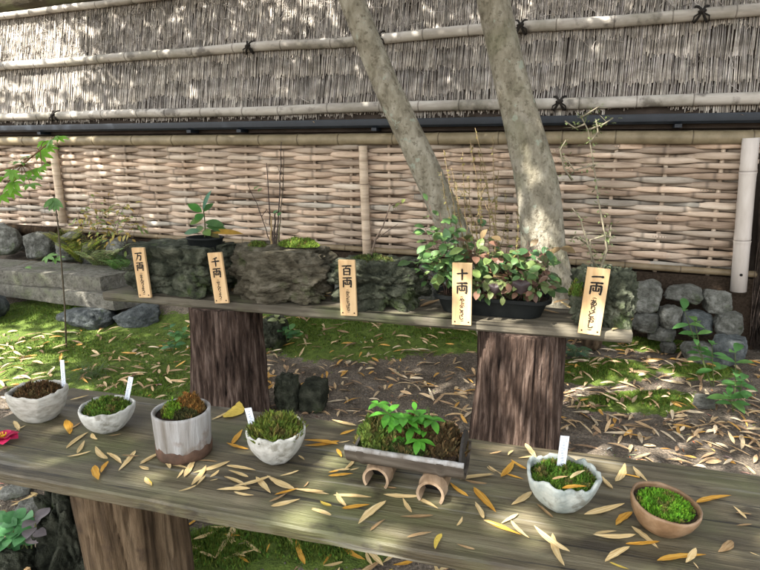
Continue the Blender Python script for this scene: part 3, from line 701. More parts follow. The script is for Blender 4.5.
def sign(name, label, tl_, tr_, br_, bl_, kan, kana):
    nb = NB
    pt = (onpl(*tl_, nb, SIGN_D) + onpl(*tr_, nb, SIGN_D)) / 2; pb_ = (onpl(*bl_, nb, SIGN_D) + onpl(*br_, nb, SIGN_D)) / 2
    w = ((onpl(*tl_, nb, SIGN_D) - onpl(*tr_, nb, SIGN_D)).length + (onpl(*bl_, nb, SIGN_D) - onpl(*br_, nb, SIGN_D)).length) / 2
    h = (pt - pb_).length; up = (pt - pb_).normalized(); rt_ = up.cross(nb).normalized() * 1.0
    if rt_.dot(UB) < 0: rt_ = -rt_
    out = -nb; th = .013
    t = thing(name, label, 'sign', pb_ + nb * 0)
    b = MB(); e = .0015
    def ring(y, ins, o): return [pb_ + up * y + rt_ * sx * (w / 2 - ins) + out * o for sx in (-1, 1)]
    b.box(pb_ - rt_ * (w / 2 - e) - out * (th / 2 - 0), rt_ * (w - 2 * e), up * h, out * th)
    bo = b.build('board', 'board', t, smooth=False)
    mod = bo.modifiers.new('bevel', 'BEVEL'); mod.width = .0018; mod.segments = 2
    L = MB(); zo = th / 2 + .0012
    def P(x, y): return pb_ + up * (h - y) + rt_ * x + out * zo         # x from centre, y down from the top
    ks = w * .60
    y = h * .085
    rs = random.Random(ord(kan[0]))
    for ch in kan:
        kh = ks * (.45 if ch == '一' else 1.0 if ch != '両' else .95)
        for stk in KAN[ch]:
            pts = [(V(((q[0] - 50) / 100 * ks * 1.02, (q[1] - (52 if ch == '一' else 50)) / 100 * ks, 0)), q[2] / 100 * ks * .76) for q in stk]
            # subdivide the stroke
            fine = []
            for i in range(len(pts) - 1):
                for j in range(5):
                    s = j / 5; fine.append((pts[i][0].lerp(pts[i + 1][0], s), pts[i][1] + (pts[i + 1][1] - pts[i][1]) * s))
            fine.append(pts[-1]); n = len(fine); prev = None
            for i, (c, wd) in enumerate(fine):
                d = (fine[min(i + 1, n - 1)][0] - fine[max(i - 1, 0)][0]).normalized(); pn = V((-d.y, d.x, 0))
                if i == 0 or i == n - 1: wd *= .55
                wd *= 1 + .15 * rs.uniform(-1, 1)
                c2 = c + (d * -wd * .5 if i == 0 else d * wd * .5 if i == n - 1 else V((0, 0, 0)))
                zoff = .00004 * (len(L.f) % 17)
                row = (L.add(P((c2 + pn * wd).x, y + kh / 2 + (c2 + pn * wd).y) + out * zoff), L.add(P((c2 - pn * wd).x, y + kh / 2 + (c2 - pn * wd).y) + out * zoff))
                if prev: L.face(prev[0], prev[1], row[1], row[0])
                prev = row
        y += kh + ks * .16
    # small hand-written reading in vertical brackets
    left = h - y - h * .055; m_ = len(kana) + 1.1; cs = left / m_; y += cs * .1
    def put(ch, yc, sc, rot90=False):
        if ch not in GC: GC[ch] = glyph(ch)
        v, f, gw, gh = GC[ch]; b0 = len(L.v); jx = rs.uniform(-.06, .06) * cs; sh = rs.uniform(-.08, .02)
        for (a, c) in v:
            X, Y = (c, -a) if rot90 else (a, c)
            X, Y = X * sc + Y * sc * sh, Y * sc
            L.add(P(X + jx, yc - Y))
        for q in f: L.face(*[b0 + i for i in q])
    put('(', y + cs * .18, cs * .72, True)
    for i, ch in enumerate(kana): put(ch, y + cs * (.95 + i), min(cs * 1.22, w * .34) * rs.uniform(.9, 1.02))
    put(')', y + cs * (len(kana) + .72), cs * .72, True)
    L.build('lettering', 'ink', t, smooth=False)
    for sx in (-1, 1):
        b = MB(); q = pb_ + up * h * .055 + rt_ * sx * w * .34 + out * (th / 2); b.tube([q - out * .002, q + out * .001], .0035, 8); b.build('nail', 'nail', t)
    return t
sign('wooden_sign', 'leaning wooden sign reading 万両, at the left end of the bench', (132, 248), (144.5, 247), (152, 297), (139.5, 298), '万両', 'まんりょう')
sign('wooden_sign', 'wooden sign reading 千両 in front of the dark mossy rock planter', (207.5, 253), (222, 252), (229.5, 302.5), (215.5, 303.5), '千両', 'せんりょう')
sign('wooden_sign', 'upright wooden sign reading 百両 between two rock planters', (338, 260), (355.5, 259.5), (357.5, 315), (341, 316), '百両', 'からたちばな')
sign('wooden_sign', 'wooden sign reading 十両 in front of the black plant trough', (452, 263), (473, 262.5), (471.5, 324.5), (452, 325), '十両', 'やぶこうじ')
sign('wooden_sign', 'wooden sign reading 一両 tilted right at the bench end', (587, 268.5), (611, 267.5), (600.5, 335), (577, 333), '一両', 'ありどおし')

# ------------------------------------------------------------------ pots
def lathe_bowl(name, label, base_px, rim_w, h, foot, mat, seed, rimnoise=.012, tilt=V((0, 0, 0)), wall=.007, sq=0.0, belly=.6, group=None, soil_drop=.014, ell=1.0, rot=0.0, facets=0.0):
    c = onz(*base_px, ZF); r = rim_w / 2 / ppm(c + Z * h); rf_ = r * foot; t = thing(name, label, 'pot', c, group)
    b = MB(); n = 72; prof = []
    K = 12
    for i in range(K + 1):
        s = i / K; prof.append((rf_ + (r - rf_) * math.sin(s * math.pi / 2) ** belly, h * s, s))
    inner = [(p[0] - wall * (1.0 if p[2] > .1 else .5), p[1], p[2]) for p in reversed(prof) if p[2] > .45]
    up = (Z + tilt).normalized(); X = V((math.cos(rot), math.sin(rot), 0)); X = (X - up * X.dot(up)).normalized(); Y = up.cross(X)
    def pos(rr, z, s, th, inn):
        q = 1 + .05 * s * mn.noise(V((math.cos(th) * 1.4, math.sin(th) * 1.4, seed))) + .025 * mn.noise(V((math.cos(th) * 5, math.sin(th) * 5, seed + z * 60)))
        if sq: q *= 1 + sq * (1 / max(abs(math.cos(th)), abs(math.sin(th))) - 1) * .8
        if facets: q *= 1 - facets * abs(math.sin(th * 3.5 + seed))
        dz = s ** 3 * (rimnoise * mn.noise(V((math.cos(th) * 2.0, math.sin(th) * 2.0, seed + 5))) + rimnoise * .5 * mn.noise(V((math.cos(th) * 6, math.sin(th) * 6, seed + 9))))
        return c + X * (rr * q * math.cos(th) * ell) + Y * (rr * q * math.sin(th)) + up * (z + dz)
    rows = []
    for (rr, z, s) in [(rf_ * .5, 0, 0)] + prof + [(r - wall * .5, h + .002, 1)] + inner:
        rows.append([b.add(pos(rr, z, s, 2 * math.pi * j / n, 0)) for j in range(n)])
    for a, d in zip(rows, rows[1:]):
        for j in range(n): b.face(a[j], a[(j + 1) % n], d[(j + 1) % n], d[j])
    b.face(*rows[0][::-1]); b.build('pot_body', mat, t)
    s_ = MB(); zz = h - soil_drop; cen = s_.add(c + up * (zz + .002)); ring = [s_.add(pos((r - wall) * .97, zz, .45, 2 * math.pi * j / n, 1)) for j in range(n)]
    for j in range(n): s_.face(cen, ring[j], ring[(j + 1) % n])
    s_.build('soil', 'soil', t)
    return c, r, up, c + up * zz
def plant_tag(label, base, px_bot, px_top, wpx, seed):
    # a thin white label stuck in the soil, standing at the depth of its pot
    y = base.y; a = at_y(*px_bot, y); c = at_y(*px_top, y); up = (c - a).normalized(); w = wpx / ppm(a); rt_ = up.cross(V((0, 1, 0)) + V((rnd(-.1, .1), 0, 0))).normalized(); out = rt_.cross(up); 
    if out.y > 0: out = -out
    t = thing('plant_label', label, 'plant label', a - up * .03, 'white plant labels in the moss pots'); b = MB()
    ln = (c - a).length + .03; b.box(a - up * .03 - rt_ * w / 2 - out * .0006, rt_ * w, up * ln, out * .0012); b.build('blade', 'tag', t, smooth=False)
    k = MB(); rs = random.Random(seed); q = ln - .008
    while q > .032:
        x = rs.uniform(-.1, .1) * w
        for s in range(2):
            p0 = a - up * .03 + up * q + rt_ * (x + rs.uniform(-.28, .0) * w) + out * .0013; p1 = p0 + rt_ * w * rs.uniform(.15, .4) - up * rs.uniform(-.001, .003); d = (p1 - p0).normalized(); sd = d.cross(out) * .0005
            k.face(k.add(p0 - sd), k.add(p1 - sd), k.add(p1 + sd), k.add(p0 + sd)); q -= .0022
        q -= .0016
    if k.f: k.build('lettering', 'tag_ink', t, smooth=False)
    return t
GP = 'small handmade moss pots on the front bench'
c1, r1_, u1, s1 = lathe_bowl('moss_pot', 'squarish pale grey bowl with brown moss at the left end of the front bench', (41, 417), 49, .086, .58, 'glaze_grey', 1, .006, sq=.28, group=GP, belly=.75, ell=1.08, rot=-.3)
moss_patch('moss', 'dry reddish brown moss filling the squarish grey bowl', s1 - Z * .004, r1_ * .93, r1_ * .90, .026, (.085, .052, .022), 11, 1500, (.005, .013), origin=s1)
c2, r2_, u2, s2 = lathe_bowl('moss_pot', 'small white faceted bowl with a green moss mound, second pot from the left', (109, 428), 53, .066, .50, 'glaze_white', 2, .007, facets=.05, group=GP, belly=.8)
moss_patch('moss', 'plain green moss mound in the small white faceted bowl', s2 - Z * .002, r2_ * .86, r2_ * .84, .028, (.085, .15, .022), 12, 1900, (.005, .013), origin=s2)
c4, r4_, u4, s4 = lathe_bowl('moss_pot', 'white crumpled bowl with feathery green moss beside the grey cylinder pot', (277, 458), 61, .082, .46, 'glaze_white', 3, .012, facets=.05, group=GP, belly=.8)
moss_patch('moss', 'feathery olive green moss in the white crumpled bowl', s4 - Z * .002, r4_ * .88, r4_ * .86, .030, (.11, .15, .026), 13, 3200, (.010, .026), origin=s4, thin=.5)
c6, r6_, u6, s6 = lathe_bowl('moss_pot', 'blue grey bowl with a torn rim and dry leaves on its moss', (560, 505), 73, .080, .40, 'glaze_blue', 4, .014, facets=.05, group=GP, belly=.8)
moss_patch('moss', 'green moss with dry leaves on it in the blue grey bowl', s6 - Z * .003, r6_ * .88, r6_ * .86, .018, (.075, .15, .018), 14, 1800, (.005, .012), origin=s6)
c7, r7_, u7, s7 = lathe_bowl('moss_pot', 'smooth brown clay bowl tilted to one side, rightmost pot on the front bench', (659, 526), 66, .058, .50, 'glaze_brown', 5, .001, V((.09, -.08, 0)), .005, group=GP, belly=.75, soil_drop=.008)
mo = moss_patch('moss', 'bright green moss cushion in the tilted brown clay bowl', s7 - Z * .002, r7_ * .80, r7_ * .74, .014, (.10, .24, .018), 15, 2200, (.004, .010), origin=s7, rot=.1)
mo.rotation_euler = (R(4.5), R(5.2), 0)
plant_tag('white label in the brown moss of the squarish grey bowl', c1 + NB * .035, (64, 388), (62, 360), 4.2, 1)
plant_tag('white label at the back rim of the white faceted bowl', c2 + NB * .04, (127, 398), (131, 377), 4.6, 2)
plant_tag('white label leaning left in the white crumpled bowl', c4 + NB * .01, (254, 432), (248, 408), 7, 3)
plant_tag('tall white label in the blue grey bowl with torn rim', c6 + NB * .02, (560, 474), (565, 436), 8.5, 4)
# grey cylinder pot
cc = onz(185, 452, ZF); rr_ = 28 / ppm(cc + Z * .06); hh_ = .118
cy = thing('moss_pot', 'tall ash grey cylinder pot with charred base and two tones of moss', 'pot', cc, GP)
b = MB(); n = 64; rows = []
for (r, z) in [(rr_ * .9, .0249)] + [(rr_ * (.955 + .045 * (i / 14)), .025 + (hh_ - .025) * i / 14) for i in range(15)] + [(rr_ - .004, hh_ + .001), (rr_ - .008, hh_ - .001)] + [(rr_ - .009, hh_ - .012 - .01 * i) for i in range(3)]:
    rows.append([b.add(cc + V((r * math.cos(2 * math.pi * j / n) * (1 + .012 * mn.noise(V((math.cos(j / n * 6.28) * 3, math.sin(j / n * 6.28) * 3, z * 12)))), r * math.sin(2 * math.pi * j / n), z))) for j in range(n)])
for a, d in zip(rows, rows[1:]):
    for j in range(n): b.face(a[j], a[(j + 1) % n], d[(j + 1) % n], d[j])
b.build('pot_body', 'ash_pot', cy)
b = MB(); rows = [[b.add(cc + V((rr_ * q * math.cos(6.2832 * j / 72), rr_ * q * math.sin(6.2832 * j / 72), z + (.012 * mn.noise(V((math.cos(j / 11.46) * 2.5, math.sin(j / 11.46) * 2.5, 4))) + .004 * mn.noise(V((j * .9, 0, 0)))) * (1 if z > .015 else 0)))) for j in range(72)] for q, z in ((.90, 0), (.955, .004), (.972, .012), (.978, .030), (.94, .033))]
for a, d in zip(rows, rows[1:]):
    for j in range(72): b.face(a[j], a[(j + 1) % 72], d[(j + 1) % 72], d[j])
b.build('base_band', 'ash_base', cy)
b = MB(); b.tube([cc + Z * .08, cc + Z * (hh_ - .009)], rr_ - .0085, 40); b.build('soil', 'soil', cy)
moss_patch('moss', 'bright green moss tuft in the tall ash grey cylinder pot', cc + V((-.016, -.008, hh_ - .006)), rr_ * .42, rr_ * .45, .024, (.12, .22, .02), 16, 700, (.004, .011))
moss_patch('moss', 'rusty orange moss hummock in the tall ash grey cylinder pot', cc + V((.014, .012, hh_ - .008)), rr_ * .58, rr_ * .48, .034, (.20, .105, .028), 17, 1000, (.004, .011))
moss_patch('moss', 'dark olive moss at the front rim of the cylinder pot', cc + V((.012, -.022, hh_ - .008)), rr_ * .5, rr_ * .30, .016, (.05, .052, .018), 18, 500, (.004, .010))

# split bamboo trough on two bamboo feet
RA = R(17)
UX = V((math.cos(RA), -math.sin(RA), 0)); NX = V((math.sin(RA), math.cos(RA), 0))
ft = [onz(377, 485, ZF), onz(431, 500, ZF)]; fr_ = .031
trc = (ft[0] + ft[1]) / 2 + NX * .045
raft = thing('bamboo_planter', 'split bamboo trough on two bamboo tubes planted with moss and a green seedling', 'planter', trc)
TR = .054; zc = ZF + 1.62 * fr_ + TR - .010; half = .134
b = MB(); b2 = MB(); NS = 18
def trough(mb, r0, r1, x0, x1, lift=0, seg=10):
    prev = None
    for i in range(seg + 1):
        x = x0 + (x1 - x0) * i / seg; k = 1 + (.05 if abs(x + half - .035) < .006 or abs(x - half + .05) < .006 else 0)
        pr = []
        for j in range(NS + 1):
            a = math.pi + math.pi * j / NS; pr.append((math.cos(a) * r1 * k * 1.12, math.sin(a) * r1 * k))
        for j in range(NS + 1):
            a = 2 * math.pi - math.pi * j / NS; pr.append((math.cos(a) * r0 * 1.12, math.sin(a) * r0))
        row = [mb.add(trc + UX * x + NX * p[0] + V((0, 0, zc + p[1] - trc.z))) for p in pr]
        if prev:
            m_ = len(row)
            for j in range(m_): mb.face(prev[j], prev[(j + 1) % m_], row[(j + 1) % m_], row[j])
        else: mb.face(*row)
        prev = row
    mb.face(*prev[::-1])
trough(b, TR - .008, TR, -half, half, seg=40); tro = b.build('trough', 'olive_bamboo', raft); sharp(tro, 40)
for x, up_ in ((half - .012, .050), (-half + .02, .012)):
    b = MB(); pr = [(math.cos(math.pi + math.pi * j / 14) * (TR - .006) * 1.12, math.sin(math.pi + math.pi * j / 14) * (TR - .006)) for j in range(15)] + [(math.cos(math.pi * j / 10) * (TR - .006) * 1.1, math.sin(math.pi * j / 10) * up_) for j in range(1, 10)]
    A_ = [b.add(trc + UX * x + NX * p[0] + Z * (zc + p[1] - trc.z)) for p in pr]; B_ = [b.add(trc + UX * (x + .006) + NX * p[0] + Z * (zc + p[1] - trc.z)) for p in pr]
    m_ = len(pr); b.face(*A_); b.face(*B_[::-1])
    for j in range(m_): b.face(A_[j], A_[(j + 1) % m_], B_[(j + 1) % m_], B_[j])
    b.build('end_wall', 'black_inside', raft, smooth=False)
b = MB(); e_ = -NX * ((TR - .004) * 1.12); b.tube([trc + UX * (x_ * half) + e_ + Z * (zc + .001 + .0015 * nz(x_ * 7, 0, 3) - trc.z) for x_ in [-1 + q / 12 for q in range(25)]], [.0062 * (1 + .15 * nz(q * .7, 1, 1)) for q in range(25)], 10); b.build('rim', 'ash_pot', raft)
b = MB(); nS = 24
for i in range(nS + 1):
    for j in range(7):
        x = -half + .03 + (2 * half - .05) * i / nS; yq = (j / 6 * 2 - 1) * (TR - .008) * 1.1; b.add(trc + UX * x + NX * yq + Z * (zc - .010 + .012 * (1 - (j / 3 - 1) ** 2) + .006 * nz(i * .7, j * .9, 3) - trc.z))
for i in range(nS):
    for j in range(6): q = i * 7 + j; b.face(q, q + 7, q + 8, q + 1)
b.build('soil', 'soil', raft)
for p in ft:
    b = MB(); q0 = p - NX * .012; rows = []; nA = 28; zf = fr_ * .62
    for (k, r) in [(0, fr_ - .006), (0, fr_), (.006, fr_), (.03, fr_ * .98), (.034, fr_ * 1.06), (.04, fr_ * .99), (.097, fr_), (.097, fr_ - .006), (0, fr_ - .006)]:
        rows.append([b.add(q0 + NX * k + Z * (zf + .001) + (UX * math.cos(a) + Z * math.sin(a)) * r) for a in [R(-38) + R(256) * j / nA for j in range(nA + 1)]])
    for a, d in zip(rows, rows[1:]):
        for j in range(nA): b.face(a[j], a[j + 1], d[j + 1], d[j])
    for j in (0, nA): b.face(*[rw[j] for rw in rows[:-1]])
    f_ = b.build('bamboo_foot', 'foot_bamboo', raft); sharp(f_, 40)
    b = MB(); b.tube([q0 + NX * .05 + Z * zf, q0 + NX * .054 + Z * zf], [(fr_ - .0062)] * 2, 24); [b.v.__setitem__(i_, (v_[0], v_[1], max(v_[2], ZF + .002))) for i_, v_ in enumerate(b.v)]; b.build('node_wall', 'black_inside', f_)
def on_raft(x, y, z=0): return trc + UX * x + NX * y + Z * (zc + z - trc.z)
moss_patch('moss', 'bushy green moss at the left of the split bamboo trough', on_raft(-.070, .008, -.012), .058, .055, .056, (.085, .125, .024), 31, 1500, (.006, .018), -RA)
moss_patch('moss', 'low dark green moss along the front lip of the trough', on_raft(-.01, -.022, -.010), .07, .022, .020, (.05, .085, .02), 32, 900, (.005, .013), -RA)
moss_patch('moss', 'reddish brown moss under the seedling in the split bamboo trough', on_raft(.01, .020, -.012), .065, .048, .056, (.095, .055, .022), 33, 1300, (.006, .016), -RA)
moss_patch('moss', 'dark rusty moss at the right end of the split bamboo trough', on_raft(.078, .016, -.012), .052, .050, .052, (.072, .050, .022), 34, 1100, (.006, .018), -RA)

# ------------------------------------------------------------------ plants
def plant(name, label, base, group=None, cat='plant'): return thing(name, label, cat, base, group)
def curve(a, b, bow, n=6):
    a, b = V(a), V(b); return [a.lerp(b, i / n) + V(bow) * math.sin(math.pi * i / n) for i in range(n + 1)]
# seedling in the trough
pb0 = on_raft(.012, .005, .02); sd = plant('seedling', 'bright green toothed seedling growing in the split bamboo trough', pb0)
st_ = MB(); lf_ = MB(); st_.tint = (.12, .10, .04); rs = random.Random(8)
for (x, y, n, sc) in [(378, 404, 6, 14), (388, 414, 6, 17), (432, 420, 6, 16), (398, 440, 6, 16), (418, 440, 6, 16), (404, 418, 9, 19), (395, 424, 5, 14), (412, 428, 6, 16), (420, 416, 5, 13), (400, 434, 5, 14), (425, 430, 4, 12), (415, 411, 4, 11)]:
    e = at_y(x, y, pb0.y - .01 + rs.uniform(-.025, .02)); st_.tint = (.10, .12, .04); st_.tube(curve(pb0 - Z * .03, e, (0, 0, .01)), [.0018, .0016, .0015, .0013, .0012, .001, .0008], 6)
    for k in range(n):
        a = 6.283 * k / n + rs.uniform(-.3, .3); tn = rs.uniform(.75, 1.3); lf_.tint = (.085 * tn, .28 * tn, .03 * tn)
        lf_.leaf(e, V((math.cos(a), math.sin(a) - .25, rs.uniform(-.35, .45))), Z, sc / ppm(e) * rs.uniform(.85, 1.3), sc / ppm(e) * .5, .6, .12, 5, .5)
st_.build('stem', 'stem', sd); lf_.build('leaves', 'leaf', sd)
# fine upright sprig behind the seedling
pb1 = on_raft(.04, .02, .02); sg = plant('moss_sprig', 'grey green upright feathery sprig behind the seedling in the trough', pb1); s2_ = MB()
for k in range(3):
    e = at_y(424 + 5 * k, 408 + 7 * abs(k - 1), pb1.y + .01); s2_.tint = (.08, .10, .035); pts = curve(pb1 - Z * .02, e, (rs.uniform(-.005, .005), 0, 0)); s2_.tube(pts, [.0015] * 6 + [.0006], 5)
    for q in range(46):
        f = rs.uniform(.25, 1); p = pts[0].lerp(pts[-1], f); tn = rs.uniform(.7, 1.3); s2_.tint = (.10 * tn, .14 * tn, .04 * tn); s2_.leaf(p, V((rs.gauss(0, 1), rs.gauss(0, 1), .8)), Z, .009, .0022, .3, .1, 2)
s2_.build('sprig', 'moss', sg)
# plant in the small black pot on the dark rock
pc = onpl(205, 237, NB, BC); pz = pc.z
pc = pc - Z * .022
pk = thing('black_pot', 'small black plastic pot sunk into the top of the dark mossy rock', 'pot', pc - Z * .02); b = MB(); n = 28; rows = []
for (r, z) in [(.072, -.03), (.086, .020), (.090, .021), (.090, .029), (.084, .029), (.08, .012), (.0, .012)]:
    rows.append([b.add(pc + V((r * math.cos(6.2832 * j / n), r * .8 * math.sin(6.2832 * j / n), z - .006))) for j in range(n)])
for a, d in zip(rows, rows[1:]):
    for j in range(n): b.face(a[j], a[(j + 1) % n], d[(j + 1) % n], d[j])
b.build('pot_body', 'black_plastic', pk)
pc = pc + Z * .022
sp_ = plant('broadleaf_seedling', 'broad-leaved green seedling standing in the small black pot', pc + Z * .01); st_ = MB(); lf_ = MB(); st_.tint = (.08, .09, .04)
top = at_y(203, 207, pc.y); st_.tube(curve(pc, top, (.004, 0, 0)), [.004, .0038, .0035, .003, .003, .0025, .002], 7)
for (px, py, ex, ey, w, cl) in [(203, 210, 208, 192, 5, (.05, .15, .09)), (202, 212, 189, 204, 8, (.06, .19, .03)), (203, 212, 212, 203, 6, (.06, .15, .04)), (203, 218, 190, 223, 7, (.10, .17, .03)), (203, 214, 196, 219, 8, (.05, .17, .03)),
                                (205, 222, 222, 224, 8, (.06, .13, .04)), (206, 226, 226, 229, 8, (.05, .12, .03)), (204, 228, 194, 231, 8, (.09, .16, .04)), (204, 230, 209, 234, 8, (.12, .2, .05)), (200, 231, 184, 232, 7, (.08, .17, .09)), (207, 231, 218, 236, 7, (.10, .09, .03)), (208, 232, 239, 231, 6, (.34, .20, .03))]:
    a = at_y(px, py, pc.y); e = at_y(ex, ey, pc.y - rs.uniform(-.02, .05)); lf_.tint = cl; lf_.leaf(a, e - a, V((0, -.75, .7)), (e - a).length * 1.1, w / ppm(a) * 1.1, .35, .12, 6, .5)
st_.build('stem', 'stem', sp_); lf_.build('leaves', 'leaf', sp_)
# bare stems on the mossy brown rock
pc = onpl(274, 243, NB, BC); bs_ = plant('bare_seedling', 'group of thin dark bare stems rising from the mossy brown rock', pc); st_ = MB(); lf_ = MB()
for (bx, ex, ey, bow, col, r) in [(273, 267, 163, -.004, (.05, .035, .03), .0035), (275, 281, 142, .008, (.045, .035, .03), .0035), (276, 284, 150, .01, (.06, .05, .035), .0028), (272, 248, 184, .006, (.045, .032, .028), .0026), (271, 271, 216, 0, (.26, .19, .09), .006), (277, 280, 222, 0, (.12, .11, .06), .005), (274, 275, 212, 0, (.05, .04, .03), .006)]:
    a = at_y(bx, 244, pc.y); e = at_y(ex, ey, pc.y); st_.tint = col; pts = curve(a - Z * .02, e, (bow, 0, 0), 10); st_.tube([p + V((rs.gauss(0, .002), 0, 0)) for p in pts], [r * (1 - .5 * i / 10) for i in range(11)], 7)
    if r < .0036:
        for k in range(3): p = pts[rs.randint(4, 8)]; st_.tube([p, p + V((rs.uniform(-.03, .03), rs.uniform(-.01, .01), .03))], [.0016, .0008], 5)
for (x, y) in [(281, 212), (278, 210), (259, 186), (262, 188)]:
    p = at_y(x, y, pc.y - .01); lf_.tint = (.09, .20, .06) if x > 270 else (.16, .2, .06); lf_.leaf(p, V((rs.uniform(-.6, .6), -.6, -.2)), Z, .036, .02, .4, .1, 4, .5)
st_.build('stems', 'stem', bs_); lf_.build('leaves', 'leaf', bs_)
q = onpl(299, 243, NB, BC); moss_patch('moss', 'yellow green moss patch on top of the brown layered rock', q - Z * .012, .10, .06, .028, (.11, .17, .025), 41, 1600, (.005, .012), -BA)
q = onpl(258, 244, NB, BC); moss_patch('moss', 'small moss patch at the left of the bare stems on the brown rock', q - Z * .014, .05, .05, .022, (.09, .13, .025), 42, 700, (.005, .012), -BA)
# thin twig on the third rock
pc = onpl(370, 258, NB, BC); tg = plant('twig_seedling', 'thin single twig with a few leaves on the dark jagged rock', pc); st_ = MB(); lf_ = MB(); st_.tint = (.13, .10, .075)
pts = [at_y(370, 262, pc.y), at_y(375, 240, pc.y), at_y(383, 226, pc.y), at_y(390, 206, pc.y), at_y(402, 200, pc.y)]; st_.tube(pts, [.005, .0045, .003, .002, .001], 7); st_.tube([pts[1], at_y(392, 228, pc.y + .01), at_y(398, 224, pc.y)], [.0025, .002, .001], 6)
for (x, y) in [(399, 203), (404, 199), (396, 207)]: p = at_y(x, y, pc.y); lf_.tint = (.17, .2, .05); lf_.leaf(p, V((rs.uniform(-.3, .8), -.5, rs.uniform(-.3, .3))), Z, .04, .018, .4)
st_.build('stem', 'stem', tg); lf_.build('leaves', 'leaf', tg)
q = onpl(372, 258, NB, BC); moss_patch('moss', 'dull moss strip on top of the dark jagged rock', q - Z * .018, .11, .06, .026, (.06, .085, .022), 43, 1300, (.005, .013), -BA)

# black trough with the leafy seedlings
pl_l = onpl(437, 300, NB, BC); pl_r = onpl(549, 306, NB, BC); UL = (pl_r - pl_l).dot(UB); pc = (pl_l + pl_r) / 2; pc.z = ZB
tg_ = thing('plant_trough', 'long black plastic trough of leafy seedlings behind the fourth sign', 'planter', pc); b = MB(); rows = []
def rrect(hx, hy, z, k=9, rad=.07):
    out = []
    for (sx, sy, a0) in ((1, 1, 0), (-1, 1, 90), (-1, -1, 180), (1, -1, 270)):
        for i in range(k + 1):
            a = R(a0 + 90 * i / k); out.append(pc + UB * (sx * (hx - rad) + rad * math.cos(a)) + NB * (sy * (hy - rad) + rad * math.sin(a)) + Z * z)
    return out
hx, hy = UL / 2, .095
for (dx, dy, z) in [(-.03, -.02, .002), (-.006, -.004, .066), (.010, .010, .069), (.010, .010, .084), (.0, .0, .084), (-.008, -.006, .066)]: rows.append([b.add(p) for p in rrect(hx + dx, hy + dy, z)])
for a, d in zip(rows, rows[1:]):
    m_ = len(a)
    for j in range(m_): b.face(a[j], a[(j + 1) % m_], d[(j + 1) % m_], d[j])
b.face(*rows[0][::-1]); bo = b.build('trough_body', 'black_plastic', tg_); sharp(bo, 50)
b = MB(); b.face(*[b.add(p) for p in rrect(hx - .004, hy - .002, .068)]); b.build('soil', 'soil', tg_, smooth=False)
ZT = ZB + .07
def bushy(name, label, stems, seed, cols, lsz, cat='plant', peak=.5, up=V((0, -.5, .8)), wratio=.5, nper=6, spread=.05, rs_=.0018, stemcol=(.10, .06, .045)):
    rs = random.Random(seed); base = V(stems[0][0]); t = plant(name, label, base); st_ = MB(); lf_ = MB()
    for (a, e) in stems:
        a, e = V(a), V(e); pts = curve(a, e, (rs.gauss(0, .012), rs.gauss(0, .012), 0)); st_.tint = stemcol; st_.tube(pts, [rs_ * (1 - .1 * i) for i in range(7)], 5)
        for k in range(nper):
            f = rs.uniform(.35, 1.0); i = min(5, int(f * 6)); p = pts[i].lerp(pts[i + 1], f * 6 - i); d = V((rs.gauss(0, 1), rs.gauss(-.25, .9), rs.gauss(.05, .45))).normalized()
            q = p + d * rs.uniform(.25, 1) * spread; st_.tube([p, q], [.0009, .0007], 4, cap=False); c = rs.choice(cols); tn = rs.uniform(.7, 1.3); lf_.tint = tuple(x * tn for x in c)
            l = lsz * rs.uniform(.6, 1.25); lf_.leaf(q, d + V((0, 0, rs.uniform(-.5, .1))), up, l, l * wratio, rs.uniform(.2, .8), .12, 5, peak)
    st_.build('stems', 'stem', t); lf_.build('leaves', 'leaf', t); return t
greens = [(.075, .15, .045), (.10, .18, .055), (.055, .12, .045), (.14, .20, .06), (.15, .105, .05)]
stems = []
for (x, y) in [(430, 205), (425, 228), (437, 240), (445, 222), (433, 258), (450, 245), (458, 232), (440, 212), (420, 248), (448, 262), (412, 262), (462, 250)]:
    p0 = bp(pc.dot(UB) - hx * rnd(.45, .85), BC + rnd(-.05, .05), ZT); stems.append((p0, at_y(x, y, p0.y + rnd(-.05, .03))))
bushy('leafy_seedling', 'tall arching leafy seedling spilling over the left end of the trough', stems, 51, greens[:4] + [(.13, .24, .07)], .052, nper=13, wratio=.58, spread=.055)
stems = []
for i in range(40):
    x = 464 + 86 * (i + .5) / 40 + rnd(-3, 3); y = rnd(234, 278); p0 = bp(pc.dot(UB) + hx * (-.4 + 1.3 * i / 40), BC + rnd(-.06, .06), ZT); stems.append((p0, at_y(x, y, p0.y + rnd(-.08, .02))))
bushy('leafy_seedling', 'dense low clump of green and bronze leaves at the right of the trough', stems, 52, greens + [(.17, .09, .06), (.12, .15, .06)], .054, nper=10, wratio=.6, spread=.05)
stems = []
for i in range(16):
    x = 483 + 64 * (i + .5) / 16 + rnd(-3, 3); p0 = bp(pc.dot(UB) + hx * (-.3 + 1.2 * i / 16), BC - .05, ZT); stems.append((p0, at_y(x, rnd(272, 288), p0.y - .09)))
bushy('leafy_seedling', 'low reddish green leaves spilling over the front rim of the black trough', stems, 53, [(.16, .09, .06), (.10, .16, .05), (.07, .13, .045), (.14, .17, .06)], .040, nper=7, wratio=.55, spread=.035)
stems = []
for (x, y) in [(494, 288), (492, 283), (497, 291)]: p0 = bp(pc.dot(UB) + .0, BC - .07, ZT); stems.append((p0, at_y(x, y, p0.y - .05)))
t = plant('bronze_leaf', 'two bronze purple scalloped leaves hanging over the front of the trough', onpl(505, 284, NB, BC - .1)); lf_ = MB()
